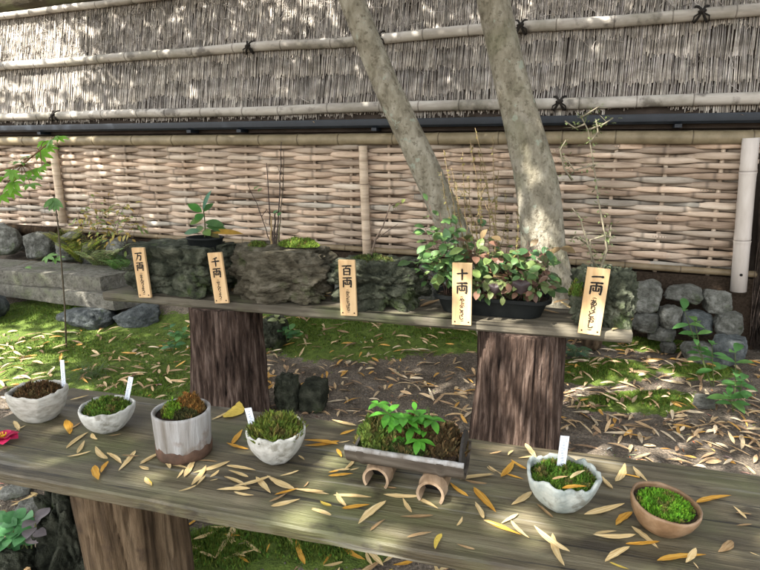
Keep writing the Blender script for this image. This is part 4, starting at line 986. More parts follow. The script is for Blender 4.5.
for (x, y, s) in [(495, 286, 12), (521, 284, 16)]:
    p = onpl(x, y + 2, NB, BC - .152)
    rr = s / ppm(p) * .55; lf_.tint = (.05, .036, .036); cen = lf_.add(p - NB * .012); R1, R2 = [], []
    for k in range(48):
        a = 6.2832 * k / 48; q = rr * (1 + .11 * abs(math.sin(a * 4.5)) - .45 * max(0, math.cos(a)) ** 6); d = UB * math.sin(a) + Z * math.cos(a) * .85
        lf_.tint = (.05, .036, .036); R1.append(lf_.add(p + d * q * .55 - NB * .012)); lf_.tint = (.075, .052, .052); R2.append(lf_.add(p + d * q + NB * (.012 * math.cos(a * 3) + .006)))
    for k in range(48): lf_.face(cen, R1[k], R1[(k + 1) % 48]); lf_.face(R1[k], R2[k], R2[(k + 1) % 48], R1[(k + 1) % 48])
lf_.build('leaves', 'leaf', t)
# tall thin wispy stems with tiny yellowish leaves
t = plant('wispy_seedling', 'tall wispy stems with tiny yellowish leaves rising from the trough', bp(pc.dot(UB), BC + .03, ZT)); st_ = MB(); lf_ = MB(); rs = random.Random(61)
for (bx, ex, ey) in [(462, 444, 150), (468, 452, 168), (472, 462, 152), (476, 470, 140), (482, 475, 128), (486, 480, 160), (492, 488, 178), (496, 498, 170), (500, 492, 135), (505, 505, 190), (470, 456, 185), (488, 484, 200), (478, 462, 190), (510, 518, 205), (466, 440, 172), (502, 508, 215), (484, 468, 175), (495, 478, 150)]:
    a = bp(onpl(bx, 280, NB, BC).dot(UB), BC + rs.uniform(-.03, .06), ZT); e = at_y(ex, ey, a.y + rs.uniform(-.06, .1)); pts = curve(a, e, (rs.gauss(0, .025), rs.gauss(0, .02), 0), 12); st_.tint = (.20, .15, .08)
    st_.tube([p + V((rs.gauss(0, .0025), 0, 0)) for p in pts], [.0026 - .0015 * i / 12 for i in range(13)], 5)
    for q in range(60):
        f = rs.uniform(.25, 1); i = min(11, int(f * 12)); p = pts[i].lerp(pts[i + 1], f * 12 - i); tn = rs.uniform(.7, 1.3); lf_.tint = (.24 * tn, .21 * tn, .07 * tn)
        lf_.leaf(p, V((rs.gauss(0, 1), rs.gauss(0, 1), rs.gauss(.2, .5))), Z, rs.uniform(.010, .021), rs.uniform(.005, .010), .3, .1, 3)
st_.build('stems', 'stem', t); lf_.build('leaves', 'leaf', t)
# thorny thin shrub in the hollow rock
pc5 = onpl(597, 268, NB, BC); t = plant('thorny_seedling', 'thin angular shrublet with tiny leaves growing from the hollow grey rock', pc5); st_ = MB(); lf_ = MB(); rs = random.Random(71)
paths = [[(600, 272), (607, 250), (603, 225), (598, 198), (596, 180), (592, 155), (588, 130), (582, 118)], [(597, 272), (588, 245), (580, 218), (572, 208)], [(600, 268), (610, 238), (611, 225)], [(595, 165), (574, 170), (566, 158)], [(588, 130), (604, 124), (613, 118)], [(585, 124), (575, 128), (565, 121)], [(590, 142), (598, 132), (596, 120)],
         [(592, 262), (590, 240), (603, 236), (616, 238)], [(588, 245), (576, 236), (571, 240)], [(580, 118), (590, 112), (600, 106)], [(572, 180), (564, 168), (560, 150), (566, 140)]]
for pth in paths:
    pts = [at_y(x, y, pc5.y + rs.uniform(-.015, .015)) for x, y in pth]; st_.tint = (.22, .20, .14); st_.tube(pts, [.0042 - .0028 * i / len(pts) for i in range(len(pts))], 6)
    for i in range(len(pts) - 1):
        for q in range(11):
            p = pts[i].lerp(pts[i + 1], rs.random()); d = V((rs.gauss(0, 1), rs.gauss(0, 1), rs.gauss(0, .6))).normalized()
            if q == 0: st_.tint = (.22, .21, .14); st_.tube([p, p + d * rs.uniform(.02, .05)], [.0012, .0005], 4)
            tn = rs.uniform(.7, 1.3); lf_.tint = (.15 * tn, .19 * tn, .075 * tn); lf_.leaf(p + d * rs.uniform(0, .03), d, Z, rs.uniform(.012, .022), rs.uniform(.006, .010), .3, .1, 3)
st_.build('stems', 'stem', t); lf_.build('leaves', 'leaf', t)
q = onpl(577, 287, NB, BC - .1); moss_patch('moss', 'green moss cushion on the left flank of the hollow grey rock', q - Z * .03, .03, .03, .05, (.085, .14, .022), 44, 700, (.005, .012))

# ------------------------------------------------------------------ stones and slabs on the ground
GS = 'stones at the foot of the woven fence'
stones = [('tall upright grey stone beside the end of the back bench', (630, 277, 663, 314), 'stone', .11), ('squat grey stone under the tall upright stone by the bench end', (632, 311, 659, 333), 'stone', .10), ('long flat stone on top of the wall under the fence', (663, 284, 704, 303), 'stone', .10),
          ('rounded triangular stone under the pale bamboo end post', (702, 287, 730, 315), 'stone', .10), ('blocky grey stone below the long flat stone', (659, 304, 681, 330), 'stone', .10), ('dark weathered stone in the middle of the stone wall', (680, 309, 714, 336), 'stone_dark', .09),
          ('broad grey stone next to the dark twig fence', (715, 310, 744, 336), 'stone', .10), ('small flat stone low at the left foot of the stone wall', (646, 326, 676, 341), 'stone', .08), ('low mossy grey stone at the bottom of the stone wall', (682, 339, 714, 366), 'stone', .10),
          ('large dull stone at the right foot of the stone wall', (712, 332, 745, 367), 'stone_dark', .11), ('small rounded pebble stone below the small flat stone', (660, 340, 676, 354), 'stone', .05), ('lone grey stone in leaf litter in front of the stone wall', (692, 392, 716, 408), 'stone', .05)]
for i, (lb, (x0, y0, x1, y1), mat, dep) in enumerate(stones):
    d = FD - .12 - dep
    cx, cyy = (x0 + x1) / 2, (y0 + y1) / 2
    if y1 > 390: p = onz(cx, y1 - 3, .03)
    else:
        d -= max(0, (y1 - 318)) * .0045; p = onpl(cx, cyy, NF, d)
    s = ppm(p); hz = (y1 - y0) / 2 / s
    if y1 > 390: p = p + Z * hz * .5
    rock('wall_stone' if y1 < 390 else 'loose_stone', lb, 'stone', p, ((x1 - x0) / 2 / s * 1.0, dep, hz * 1.0), 100 + i * 3, mat, -FA + rnd(-.3, .3), .10, 1.3, 5, .40, GS, tint=rnd(.75, 1.2), fine=.045, layers=.012, cuts=11)
# stones at the far left below the fence
for i, (lb, (x0, y0, x1, y1), mat) in enumerate([('grey boulder under the fence at the far left, beside the slab', (-22, 224, 27, 252), 'stone'), ('rounded boulder under the fence, second from the left', (23, 231, 58, 255), 'stone'), ('pale boulder under the fence half hidden by ferns', (55, 232, 85, 258), 'stone'), ('mossy brown boulder behind the ferns', (82, 238, 110, 262), 'stone'), ('grey boulder behind the leftmost sign', (110, 236, 140, 262), 'stone')]):
    p = onpl((x0 + x1) / 2, (y0 + y1) / 2, NF, FD - .28); s = ppm(p)
    rock('wall_stone', lb, 'stone', p - Z * .02, ((x1 - x0) / 2 / s, .16, (y1 - y0) / 2 / s + .03), 200 + i * 5, mat, -FA, .10, 1.3, 5, .25, GS, tint=rnd(.9, 1.3), fine=.04, cuts=8)
# rest of the wall base hidden behind the benches: visible in the gaps between rocks
for i in range(9):
    x0 = 300 + i * 36; p = onpl(x0 + 16, 285, NF, FD - .2); p.z = .36 if i % 2 else .30; s = ppm(p)
    rock('wall_stone', ['grey wall stone in the shade behind the back bench, seen through gaps'][0], 'stone', p, (.15, .12, .17), 300 + i * 4, 'stone', -FA, .14, 1.3, 3, .5, 'stones shaded behind the back bench', tint=rnd(.7, 1.0))

# two long stone slabs at the left
def slab(name, label, z, th, pA, pB, dep, seed):
    a, c = onz(*pA, z), onz(*pB, z); ux = (c - a).normalized(); nn = V((-ux.y, ux.x, 0)); a = a - ux * 1.2
    ln = (c - a).length; b = plank([a + nn * dep, c + nn * dep + ux * .14, c, a], th, seed, 110, .016)
    o = sharp(b.build(name, 'slab', None, (a + c) / 2 - Z * th), 40); return tag(o, label, 'stone slab', 'stacked stone slabs'), ux, nn
slab('stone_slab', 'upper long grey stone slab, stacked on another slab at the left', .385, .115, (0, 270), (100, 277), .40, 3)
slab('stone_slab', 'lower long grey stone slab under the upper slab', .268, .115, (0, 283.5), (113, 296), .36, 5)
for i, (lb, (x0, y0, x1, y1), t) in enumerate([('long blue grey rock under the stone slabs, left of its neighbour', (53, 309, 113, 333), 1.0), ('rounder blue grey rock under the slabs, nearest the bark stump', (112, 307, 159, 333), 1.0)]):
    p = onz((x0 + x1) / 2, y1 - 5, gz(-2, 3.6) + .0); s = ppm(p); hz = (y1 - y0) / 2 / s
    rock('ground_rock', lb, 'rock', p + Z * hz * .75 + NF * .06, ((x1 - x0) / 2 / s, .17, hz), 400 + i * 7, 'stone_dark', -.25, .14, 1.4, 5, .15, 'blue grey rocks below the slabs', tint=1.0, fine=.04, cuts=7)
for i, (lb, x, y) in enumerate([('dark stone hidden under the slabs at the left edge', -30, 318)]):
    p = onz(x, y, .05); rock('ground_rock', lb, 'rock', p + Z * .08, (.28, .18, .14), 430, 'stone_dark', 0, .14, 1.4, 4, .3)

# dark blocks between the benches
def px_rock(name, lb, box4, mat, dep, seed, cat='rock', **k):
    x0, y0, x1, y1 = box4; p = onz((x0 + x1) / 2, y1, .01); s = ppm(p); hz = (y1 - y0) / 2 / s * 1.04
    return rock(name, lb, cat, V((p.x, p.y, 0)) + V((0, dep * .7, gz(p.x, p.y) + hz * .88)), ((x1 - x0) / 2 / s, dep, hz), seed, mat, k.pop('rot', -.2), **k)
px_rock('mossy_rock', 'black mossy rock standing between the benches, beside a dark block', (275, 371, 299, 411), 'lava', .07, 21, box=.6, amp=.18, sub=5, fine=.12, tint=.9)
px_rock('dark_block', 'squarish dark block beside the black mossy rock between the benches', (298, 377, 328, 411), 'lava', .085, 22, 'block', box=.62, amp=.10, sub=5, fine=.05, tint=.6, cuts=6)
px_rock('mossy_rock', 'dark green mossy rock beside the left bark stump under the bench', (258, 320, 288, 352), 'lava', .12, 23, box=.4, amp=.16, sub=5, fine=.1, tint=.8)
px_rock('log_end', 'short brown log lying on the ground under the right end of the back bench', (583, 338, 604, 362), 'log', .09, 24, 'log', box=.3, amp=.1, sub=4, fine=.06, tint=.8)
# dark rock at the lower left below the front bench
p = onz(50, 560, .10)
lr = rock('lava_rock', 'black lava rock on the ground under the front bench corner', 'rock', p + V((.03, .10, -.02)), (.105, .12, .22), 25, 'lava', .2, .24, 1.7, 6, .3, fine=.10, tint=.55, crev=.2)
px_rock('ground_rock', 'dark earthy rock at the far left below the front bench', (-40, 556, 22, 610), 'lava', .10, 26, box=.3, amp=.2, sub=5, fine=.1, tint=.8)
for i, (lb, x, y, s_) in enumerate([('pale flat stone between the black lava rock and the front stump', 68, 511, (.040, .05, .045)), ('pale grey stone just behind the black lava rock', 36, 506, (.075, .05, .03)), ('small grey stone farthest left by the black lava rock', 16, 489, (.06, .045, .02))]):
    q = onz(x, y, .02); rock('loose_stone', lb, 'stone', V((q.x, q.y, gz(q.x, q.y) + s_[2] * .7)), s_, 500 + i, 'stone', .3 * i, .14, 1.4, 4, .5, 'loose stones by the lava rock', tint=1.4)
bpy.context.view_layer.update()
def on_rock(px, py):
    rr = ray(px, py); ok, hit, nn_, _ = lr.ray_cast(CAM - lr.location, rr.normalized()); return hit + lr.location if ok else at_y(px, py, p.y)
pg = onz(27, 578, .1); t = thing('wooden_peg', 'small square wooden peg stuck upright in front of the black lava rock', 'peg', pg); b = MB(); b.box(pg - Z * .1, UB * .012, NB * .012, Z * .13 + V((-.006, 0, 0))); b.build('peg_body', 'board', t, smooth=False)

# ------------------------------------------------------------------ ground plants
def leafy(name, label, base, tips, seed, cols, ln, wr, pairs, cat='plant', group=None, updir=V((0, -.35, 1))):
    rs = random.Random(seed); base = V(base); t = plant(name, label, base, group, cat); st_ = MB(); lf_ = MB()
    for e in tips:
        e = V(e); pts = curve(base, e, (rs.gauss(0, .01), 0, 0), 8); st_.tint = (.10, .13, .045); st_.tube(pts, [.0032 - .0002 * i for i in range(9)], 6)
        for k in range(pairs):
            f = .3 + .7 * (k + 1) / pairs; i = min(7, int(f * 8)); p = pts[i].lerp(pts[i + 1], f * 8 - i); a0 = k * 1.4 + rs.uniform(-.4, .4)
            for s in (0, math.pi):
                a = a0 + s; c = rs.choice(cols); tn = rs.uniform(.75, 1.25); lf_.tint = tuple(x * tn for x in c); d = V((math.cos(a), math.sin(a), rs.uniform(-.1, .45) + (.3 if k == pairs - 1 else 0)))
                l = ln * rs.uniform(.75, 1.2) * (.75 + .25 * f); lf_.leaf(p, d, updir, l, l * wr, rs.uniform(.3, .8), .12, 6, .5)
    st_.build('stem', 'stem', t); lf_.build('leaves', 'leaf', t); return t
brt = [(.075, .20, .05), (.10, .25, .07), (.13, .27, .07)]
p = onz(714, 392, .02); leafy('ground_seedling', 'green seedling in front of the stone wall, farther from the twig fence', p, [at_y(695, 322, p.y + .05), at_y(684, 310, p.y + .05), at_y(712, 345, p.y)], 81, brt, .10, .42, 4)
p = onz(733, 412, .02); leafy('ground_seedling', 'green seedling with an orange-veined leaf beside the dark twig fence', p, [at_y(735, 352, p.y), at_y(742, 380, p.y), at_y(728, 395, p.y - .03)], 82, brt, .10, .44, 4)
p = onz(12, 552, .12); leafy('ground_seedling', 'dark green creeping plant left of the black lava rock', p - Z * .03, [at_y(4, 522, p.y), at_y(24, 518, p.y), at_y(14, 530, p.y - .02), at_y(-6, 530, p.y), at_y(28, 524, p.y), at_y(8, 535, p.y - .02), at_y(18, 522, p.y)], 83, [(.06, .18, .06), (.08, .22, .08)], .052, .8, 3)
p = onz(30, 545, .14); leafy('dry_sprig', 'grey purplish leaves beside the dark green creeper on the lava rock', p - Z * .03, [at_y(36, 521, p.y - .03), at_y(33, 528, p.y - .03)], 84, [(.22, .19, .195)], .05, .7, 2)
for i, (lb, x, y, tipsy) in enumerate([('small green weed next to the left bark stump', 180, 343, [(170, 328), (184, 332), (176, 334)]), ('pale green weed with round leaves behind the left bark stump', 172, 352, [(168, 345), (176, 342)]), ('small broad-leaved weed right of the left bark stump', 287, 342, [(290, 330), (296, 334), (283, 331)]), ('pale flowering weed under the bench beside the left stump', 275, 326, [(277, 318), (281, 321)])]):
    p = onz(x, y, gz(*onz(x, y, .03).xy)); leafy('weed', lb, p, [at_y(a, b_, p.y - .02) for a, b_ in tipsy], 90 + i, [(.09, .22, .06), (.07, .18, .07)] if i != 3 else [(.30, .34, .16)], .07, .6, 2, 'weed')
def fern(label, base, n, ln, seed, col, droop=.9, group=None, ang0=0, ang1=6.283):
    rs = random.Random(seed); base = V(base); t = plant('fern', label, base, group, 'fern'); b = MB(); s = MB()
    for k in range(n):
        a = ang0 + (ang1 - ang0) * (k + rs.random() * .6) / n; l = ln * rs.uniform(.7, 1.15); d = V((math.cos(a), math.sin(a), 0)); pts = []; tn = rs.uniform(.75, 1.25)
        for i in range(15):
            f = i / 14; pts.append(base + d * l * (f * .68) + Z * l * (f * 1.15 - droop * f * f * .85))
        s.tint = (.12, .13, .05); s.tube(pts, [.0022 - .0001 * i for i in range(15)], 4)
        for i in range(1, 15):
            f = i / 14; tg_ = (pts[i] - pts[i - 1]).normalized(); sd = tg_.cross(Z).normalized(); w = l * .26 * math.sin(math.pi * min(1, f * .85 + .13))
            for sgn in (-1, 1):
                b.tint = tuple(x * tn * rs.uniform(.85, 1.15) for x in col); b.leaf(pts[i], sd * sgn + tg_ * .45, Z, w, w * .28 + .003, .4, .08, 3, .4)
    s.build('stalks', 'stem', t); b.build('fronds', 'leaf', t); return t
GF = 'ferns by the stones'
def grd(px, py, h=.03):
    p = onz(px, py, h); return V((p.x, p.y, gz(p.x, p.y)))
def behind(px, d):
    p = onpl(px, 250, NF, d); return V((p.x, p.y, gz(p.x, p.y)))
fern('yellow green fern against the woven fence left of the leftmost sign', behind(80, 3.78) + Z * .12, 18, .32, 1, (.34, .40, .07), .55, GF)
fern('pale silvery fern in the sunlit gap behind the slabs', behind(100, 3.72) + Z * .10, 20, .34, 2, (.40, .46, .22), .6, GF)
fern('deep green fern between the leftmost sign and the slab end', behind(124, 3.66) + Z * .10, 14, .30, 3, (.14, .27, .07), .6, GF)
fern('olive fern high up on the fence behind the pale boulder', behind(66, 3.85) + Z * .18, 16, .30, 4, (.30, .33, .07), .55, GF)
fern('blue green fern on the ground under the right end of the back bench', grd(574, 366), 9, .17, 5, (.085, .15, .085), 1.1, GF)
fern('fern tuft under the bench left of the right bark stump', grd(463, 338), 8, .15, 6, (.06, .12, .05), 1.1, GF)
# twiggy dry shrub above the ferns
stems = []
for (x, y) in [(75, 205), (96, 200), (108, 192), (120, 205), (88, 212), (130, 214), (104, 208), (128, 198), (140, 210)]:
    p0 = behind(100 + rnd(-20, 20), 3.9) + Z * .05; stems.append((p0, onpl(x, y, NF, 3.88)))
bushy('dry_shrub', 'sparse yellowing shrub against the woven fence above the ferns', stems, 55, [(.34, .29, .07), (.20, .26, .07), (.40, .28, .07)], .055, nper=22, wratio=.4, spread=.10, rs_=.0026)
# tall thin shoot with one hanging leaf
p = grd(66, 345); t = plant('tall_shoot', 'tall thin bare shoot topped by one drooping leaf, in front of the slabs', p); b = MB(); b.tint = (.09, .075, .05)
pts = [p, at_y(65, 310, p.y), at_y(62, 270, p.y), at_y(58, 225, p.y), at_y(54, 196, p.y)]; b.tube(pts, [.006, .0055, .005, .0045, .003], 7); b.build('stem', 'stem', t)
l = MB(); l.tint = (.08, .20, .035)
for a in (-.9, -.45, 0, .45, .9): l.leaf(pts[-1] - Z * .01, V((math.sin(a) * .8, -.3, -1 * math.cos(a))), V((0, -1, .2)), .095, .034, .2, .1, 5, .5)
l.build('leaves', 'leaf', t)
# low spray of maple-like leaves over the slab
p = grd(-20, 300); t = plant('low_maple_seedling', 'low seedling with light green lobed leaves in front of the stone slabs', p); b = MB(); l = MB(); rs = random.Random(6)
for (x, y, s) in [(14, 272, 10), (24, 268, 11), (34, 273, 10), (20, 278, 9), (47, 256, 11), (56, 258, 9), (30, 281, 8), (6, 277, 9)]:
    e = at_y(x, y, p.y - .3); b.tint = (.12, .10, .05); b.tube(curve(p, e, (0, 0, .06)), [.003, .0026, .0022, .002, .0016, .0013, .001], 5); tn = rs.uniform(.9, 1.2); l.tint = (.13 * tn, .27 * tn, .055 * tn)
    maple_leaf(l, e, V((rs.uniform(.1, 1), -.6, -.1)), V((0, -.6, .8)), s * 1.2 / ppm(e), .4)
b.build('stem', 'stem', t); l.build('leaves', 'leaf', t)
# grass tuft on the mossy mound
p = grd(88, 372); t = plant('grass_tuft', 'tuft of dark grass and bare roots on the mossy ground at the left', p, cat='grass tuft'); b = MB(); rs = random.Random(77)
for k in range(80):
    a = rs.uniform(0, 6.283); tn = rs.uniform(.6, 1.3); b.tint = (.055 * tn, .10 * tn, .025 * tn) if rs.random() < .8 else (.11 * tn, .085 * tn, .055 * tn); b.leaf(p + V((rs.gauss(0, .06), rs.gauss(0, .03), 0)), V((math.cos(a) * .8, math.sin(a) * .8 - .2, rs.uniform(.3, 1))), Z, rs.uniform(.08, .17), .004, 1.6, .1, 5, .3)
b.build('blades', 'leaf', t)

# ------------------------------------------------------------------ camellia blossom on the bench
p = onz(4, 441, ZF); t = thing('camellia_blossom', 'fallen pink camellia blossom with yellow stamens at the bench edge', 'flower', p); b = MB(); rs = random.Random(12)
for ringi, (n, ln, el, w) in enumerate([(6, .040, .45, .036), (5, .030, 1.0, .028)]):
    for k in range(n):
        a = 6.283 * k / n + ringi * .5; b.tint = (1, 1, 1) if k % 2 else (.85, .8, .85); b.leaf(p + V((0, 0, .006)), V((math.cos(a), math.sin(a), el)), Z, ln * rs.uniform(.9, 1.1), w, .9, .12, 7, .62)
b.build('petals', 'petal', t); b = MB()
for k in range(26):
    a = rs.uniform(0, 6.28); d = V((math.cos(a) * .45, math.sin(a) * .45 - .2, 1)).normalized(); q = p + Z * .008 + V((math.cos(a), math.sin(a), 0)) * .003; b.tube([q, q + d * .012, q + d * .016], [.0006, .0007, .0015], 5)
b.build('stamens', 'stamen', t)

# ------------------------------------------------------------------ fallen leaves
def leaf_mesh(i, mat):
    b = MB(); rs = random.Random(900 + i); n = 9; prev = None; wv_ = rs.uniform(-.055, .055); cu = rs.uniform(.0, .05); tw_ = rs.uniform(-.35, .35); fold = rs.uniform(.02, .30)
    for k in range(n + 1):
        t = k / n; x = t - .5; hw = .083 * (math.sin(math.pi * t ** .8) ** .75 if 0 < k < n else .03) * rs.uniform(.86, 1.10); y = wv_ * math.sin(math.pi * t); z = cu * (2 * x) ** 2 * .6; a = tw_ * x
        row = [b.add((x, y + s * hw * math.cos(a), z + s * hw * math.sin(a) + abs(s) * hw * fold + .004)) for s in (-1, -.45, 0, .45, 1)]
        if prev:
            for j in range(4): b.face(prev[j], prev[j + 1], row[j + 1], row[j])
        prev = row
    mz = min(v[2] for v in b.v); b.v = [(v[0], v[1], v[2] - mz) for v in b.v]
    me = bpy.data.meshes.new('fallen_leaf'); me.from_pydata(b.v, [], b.f); at = me.attributes.new('tint', 'FLOAT_COLOR', 'POINT'); at.data.foreach_set('color', [1.0] * (4 * len(b.v)))
    me.polygons.foreach_set('use_smooth', [True] * len(me.polygons)); me.materials.append(MT[mat]); return me
LM = {m: [leaf_mesh(i + 20 * j, m) for i in range(10)] for j, m in enumerate(('straw', 'amber', 'yellow', 'brown'))}
CN = {'straw': 'pale straw', 'amber': 'orange', 'yellow': 'yellow', 'brown': 'brown'}
rl = random.Random(31)
def put_leaf(a, e, mat, wide=1.0, z=0.0, tilt=0):
    a, e = V(a), V(e); ln = (e - a).length; o = bpy.data.objects.new('fallen_leaf', rl.choice(LM[mat])); COL.objects.link(o)
    o.location = (a + e) / 2 + Z * (.0015 + z); d = e - a
    o.rotation_euler = (rl.uniform(-.12, .12) + tilt, -math.atan2(d.z, math.hypot(d.x, d.y)), math.atan2(d.y, d.x))
    w = ln * wide if ln < .09 else (.09 + (ln - .09) * .45) * wide
    o.scale = (ln, w, ln * rl.uniform(.6, 1.2)); return o
BL = []
def Zm(s, ox, oy, items):
    for it in items:
        x0, y0, x1, y1 = it[:4]; m = it[4] if len(it) > 4 else 's'; w = it[5] if len(it) > 5 else 1.0
        BL.append((ox + x0 / s, oy + y0 / s, ox + x1 / s, oy + y1 / s, {'s': 'straw', 'o': 'amber', 'y': 'yellow', 'b': 'brown'}[m], w))
Zm(2.715, 0, 360, [(180, 242, 240, 197), (183, 265, 248, 250), (210, 258, 230, 222), (260, 240, 293, 275), (290, 253, 330, 283), (322, 303, 368, 248), (330, 262, 380, 265, 'b'), (380, 285, 432, 258), (378, 290, 405, 300), (397, 322, 412, 345, 'y', 1.3),
    (258, 290, 268, 330, 'o', 1.5), (275, 312, 295, 280, 'o', 1.3), (180, 165, 190, 205, 'o', 1.4), (190, 190, 218, 172, 'b'), (250, 203, 265, 220, 's', 1.5), (295, 210, 330, 205, 'b'), (38, 168, 52, 195), (40, 195, 70, 180), (190, 112, 242, 98), (415, 210, 435, 215, 'b')])
Zm(2.715, 140, 360, [(0, 285, 52, 257), (0, 290, 25, 298), (15, 322, 32, 345, 's', 1.3), (65, 275, 82, 300, 's', 1.3), (82, 285, 130, 295), (100, 325, 118, 300), (120, 322, 150, 268), (105, 362, 155, 345), (155, 275, 212, 278, 'b'), (145, 310, 245, 278), (140, 345, 180, 290), (155, 345, 178, 318),
    (190, 320, 215, 300, 's', 1.5), (190, 330, 212, 325), (235, 290, 315, 303), (240, 305, 295, 325), (228, 318, 290, 345), (208, 355, 300, 352), (255, 362, 310, 372), (255, 350, 355, 322), (315, 320, 355, 365), (345, 318, 420, 355, 's', 1.2), (365, 370, 430, 352, 'o'), (420, 355, 500, 362), (355, 400, 435, 380, 's', 1.2), (380, 318, 432, 303), (350, 390, 400, 365, 'b'),
    (467, 408, 520, 428), (490, 388, 522, 400, 'y'), (195, 165, 235, 145), (228, 162, 270, 118, 'y', 2.8), (235, 230, 295, 248, 'o'), (250, 230, 278, 190, 'o', 1.3), (445, 235, 543, 222, 'o'), (430, 262, 447, 275, 's', 1.3), (512, 310, 543, 303, 'o', 1.3)])
Zm(3, 300, 380, [(0, 332, 88, 345), (10, 325, 25, 308, 'b'), (35, 392, 92, 412), (60, 368, 95, 382, 'y', 1.3), (100, 348, 215, 355), (110, 340, 138, 382, 's', 1.3), (125, 390, 210, 378, 'o', 1.2), (175, 440, 258, 370, 's', 1.25), (210, 455, 255, 420, 'b'), (245, 322, 290, 328, 'b', 1.3), (250, 348, 365, 353), (308, 360, 335, 405), (350, 355, 415, 388, 's', 1.2),
    (300, 413, 400, 410, 'b'), (320, 478, 395, 462, 'b'), (405, 515, 425, 468, 'y', 1.4), (470, 440, 487, 412, 's', 1.2), (450, 310, 505, 352, 'o'), (475, 300, 580, 285), (495, 305, 560, 318, 'b'), (520, 330, 588, 400, 'o'), (525, 378, 550, 420, 's', 1.2), (550, 425, 600, 445), (565, 262, 590, 280, 's', 1.4),
    (120, 165, 165, 150, 'o', 1.5), (95, 122, 170, 140), (110, 210, 125, 235, 'o', 1.3), (10, 185, 115, 198, 'o'), (115, 190, 150, 183), (130, 275, 165, 240), (85, 292, 160, 285, 'o'), (100, 278, 150, 274), (150, 272, 178, 265), (470, 495, 525, 512, 'b')])
Zm(3.353, 460, 400, [(0, 272, 115, 255), (15, 275, 90, 287, 'b'), (90, 225, 118, 245), (120, 240, 140, 255, 's', 1.4), (137, 263, 180, 208, 'o', 1.2), (170, 205, 222, 238, 'o'), (155, 250, 215, 268, 'o'), (195, 198, 255, 190), (218, 152, 255, 205, 's', 1.2), (160, 192, 178, 175, 's', 1.3), (98, 182, 140, 173, 'b'), (172, 355, 240, 310, 's', 1.35),
    (45, 298, 118, 378, 'o'), (50, 348, 80, 405), (80, 405, 205, 455, 'o'), (138, 418, 195, 385), (170, 410, 232, 470), (248, 430, 368, 518), (310, 452, 350, 562), (255, 350, 312, 400, 'b'), (415, 390, 552, 352), (445, 460, 588, 460), (450, 452, 525, 442), (522, 425, 578, 380, 'o', 1.4), (555, 487, 604, 482, 'o'), (485, 552, 568, 500, 's', 1.2), (500, 545, 568, 570, 'y'),
    (478, 260, 512, 302, 's', 1.2), (520, 280, 552, 218, 's', 1.1), (545, 255, 604, 268, 'o'), (360, 200, 432, 215), (580, 225, 600, 265)])
Zm(3.35, 600, 400, [(110, 228, 158, 278, 's', 1.2), (5, 262, 42, 302, 's', 1.2), (105, 425, 195, 500, 's', 1.2), (85, 487, 200, 478, 'o'), (190, 545, 355, 525, 'o'), (285, 555, 320, 505, 's', 1.2), (312, 545, 330, 568), (395, 515, 440, 475, 'b', 1.9), (320, 350, 440, 325, 'o'), (445, 362, 490, 405), (455, 380, 508, 385, 'b', 1.2), (455, 425, 508, 420, 'b'), (500, 515, 536, 530)])
GLV = 'fallen leaves on the front bench'
refs = [('the squarish grey bowl', c1), ('the white faceted bowl', c2), ('the grey cylinder pot', cc), ('the white crumpled bowl', c4), ('the split bamboo trough', trc), ('the blue grey bowl', c6), ('the tilted brown bowl', c7)]
ORD = ['nearest', 'second nearest', 'third nearest', 'fourth nearest', 'fifth nearest', 'sixth nearest', 'seventh nearest', 'eighth nearest', 'ninth nearest', 'tenth nearest', 'eleventh nearest', 'twelfth nearest', 'thirteenth nearest', 'fourteenth nearest', 'fifteenth nearest']
placed = []
for i, (x0, y0, x1, y1, m, w) in enumerate(BL):
    a, e = onz(x0, y0, ZF), onz(x1, y1, ZF)
    if i % 2: a, e = e, a
    o = put_leaf(a, e, m, w, .0012 * (i % 4)); c = (a + e) / 2
    nm, rp = min(refs, key=lambda q: (q[1] - c).length); dv = c - rp; du, dn = dv.dot(UB), dv.dot(NB)
    side = ('to the right of' if du > 0 else 'to the left of') if abs(du) > abs(dn) else ('behind' if dn > 0 else 'in front of')
    placed.append((o, m, nm, side, dv.length))
from collections import defaultdict
bk_ = defaultdict(list)
for q in placed: bk_[q[1:4]].append(q)
for (m, nm, side), L_ in bk_.items():
    L_.sort(key=lambda q: q[4])
    for i, q in enumerate(L_): tag(q[0], f'{CN[m]} leaf, {ORD[i]} of its colour {side} {nm}', 'leaf', GLV)
# two dry leaves lying on the moss of the blue grey bowl, one on the bench edge of the trough
for lb, (x0, y0, x1, y1), m in [('pale straw leaf on the moss in the blue grey bowl', (570, 479, 585, 471), 'straw'), ('orange leaf across the front rim of the blue grey bowl', (562, 489, 587, 487), 'amber'), ('brown curled leaf on moss inside the blue grey bowl', (552, 480, 568, 477), 'brown')]:
    zq = s6.z + .022; o = put_leaf(onz(x0, y0, zq), onz(x1, y1, zq), m, 1.2); tag(o, lb, 'leaf', 'dry leaves in the blue grey bowl')
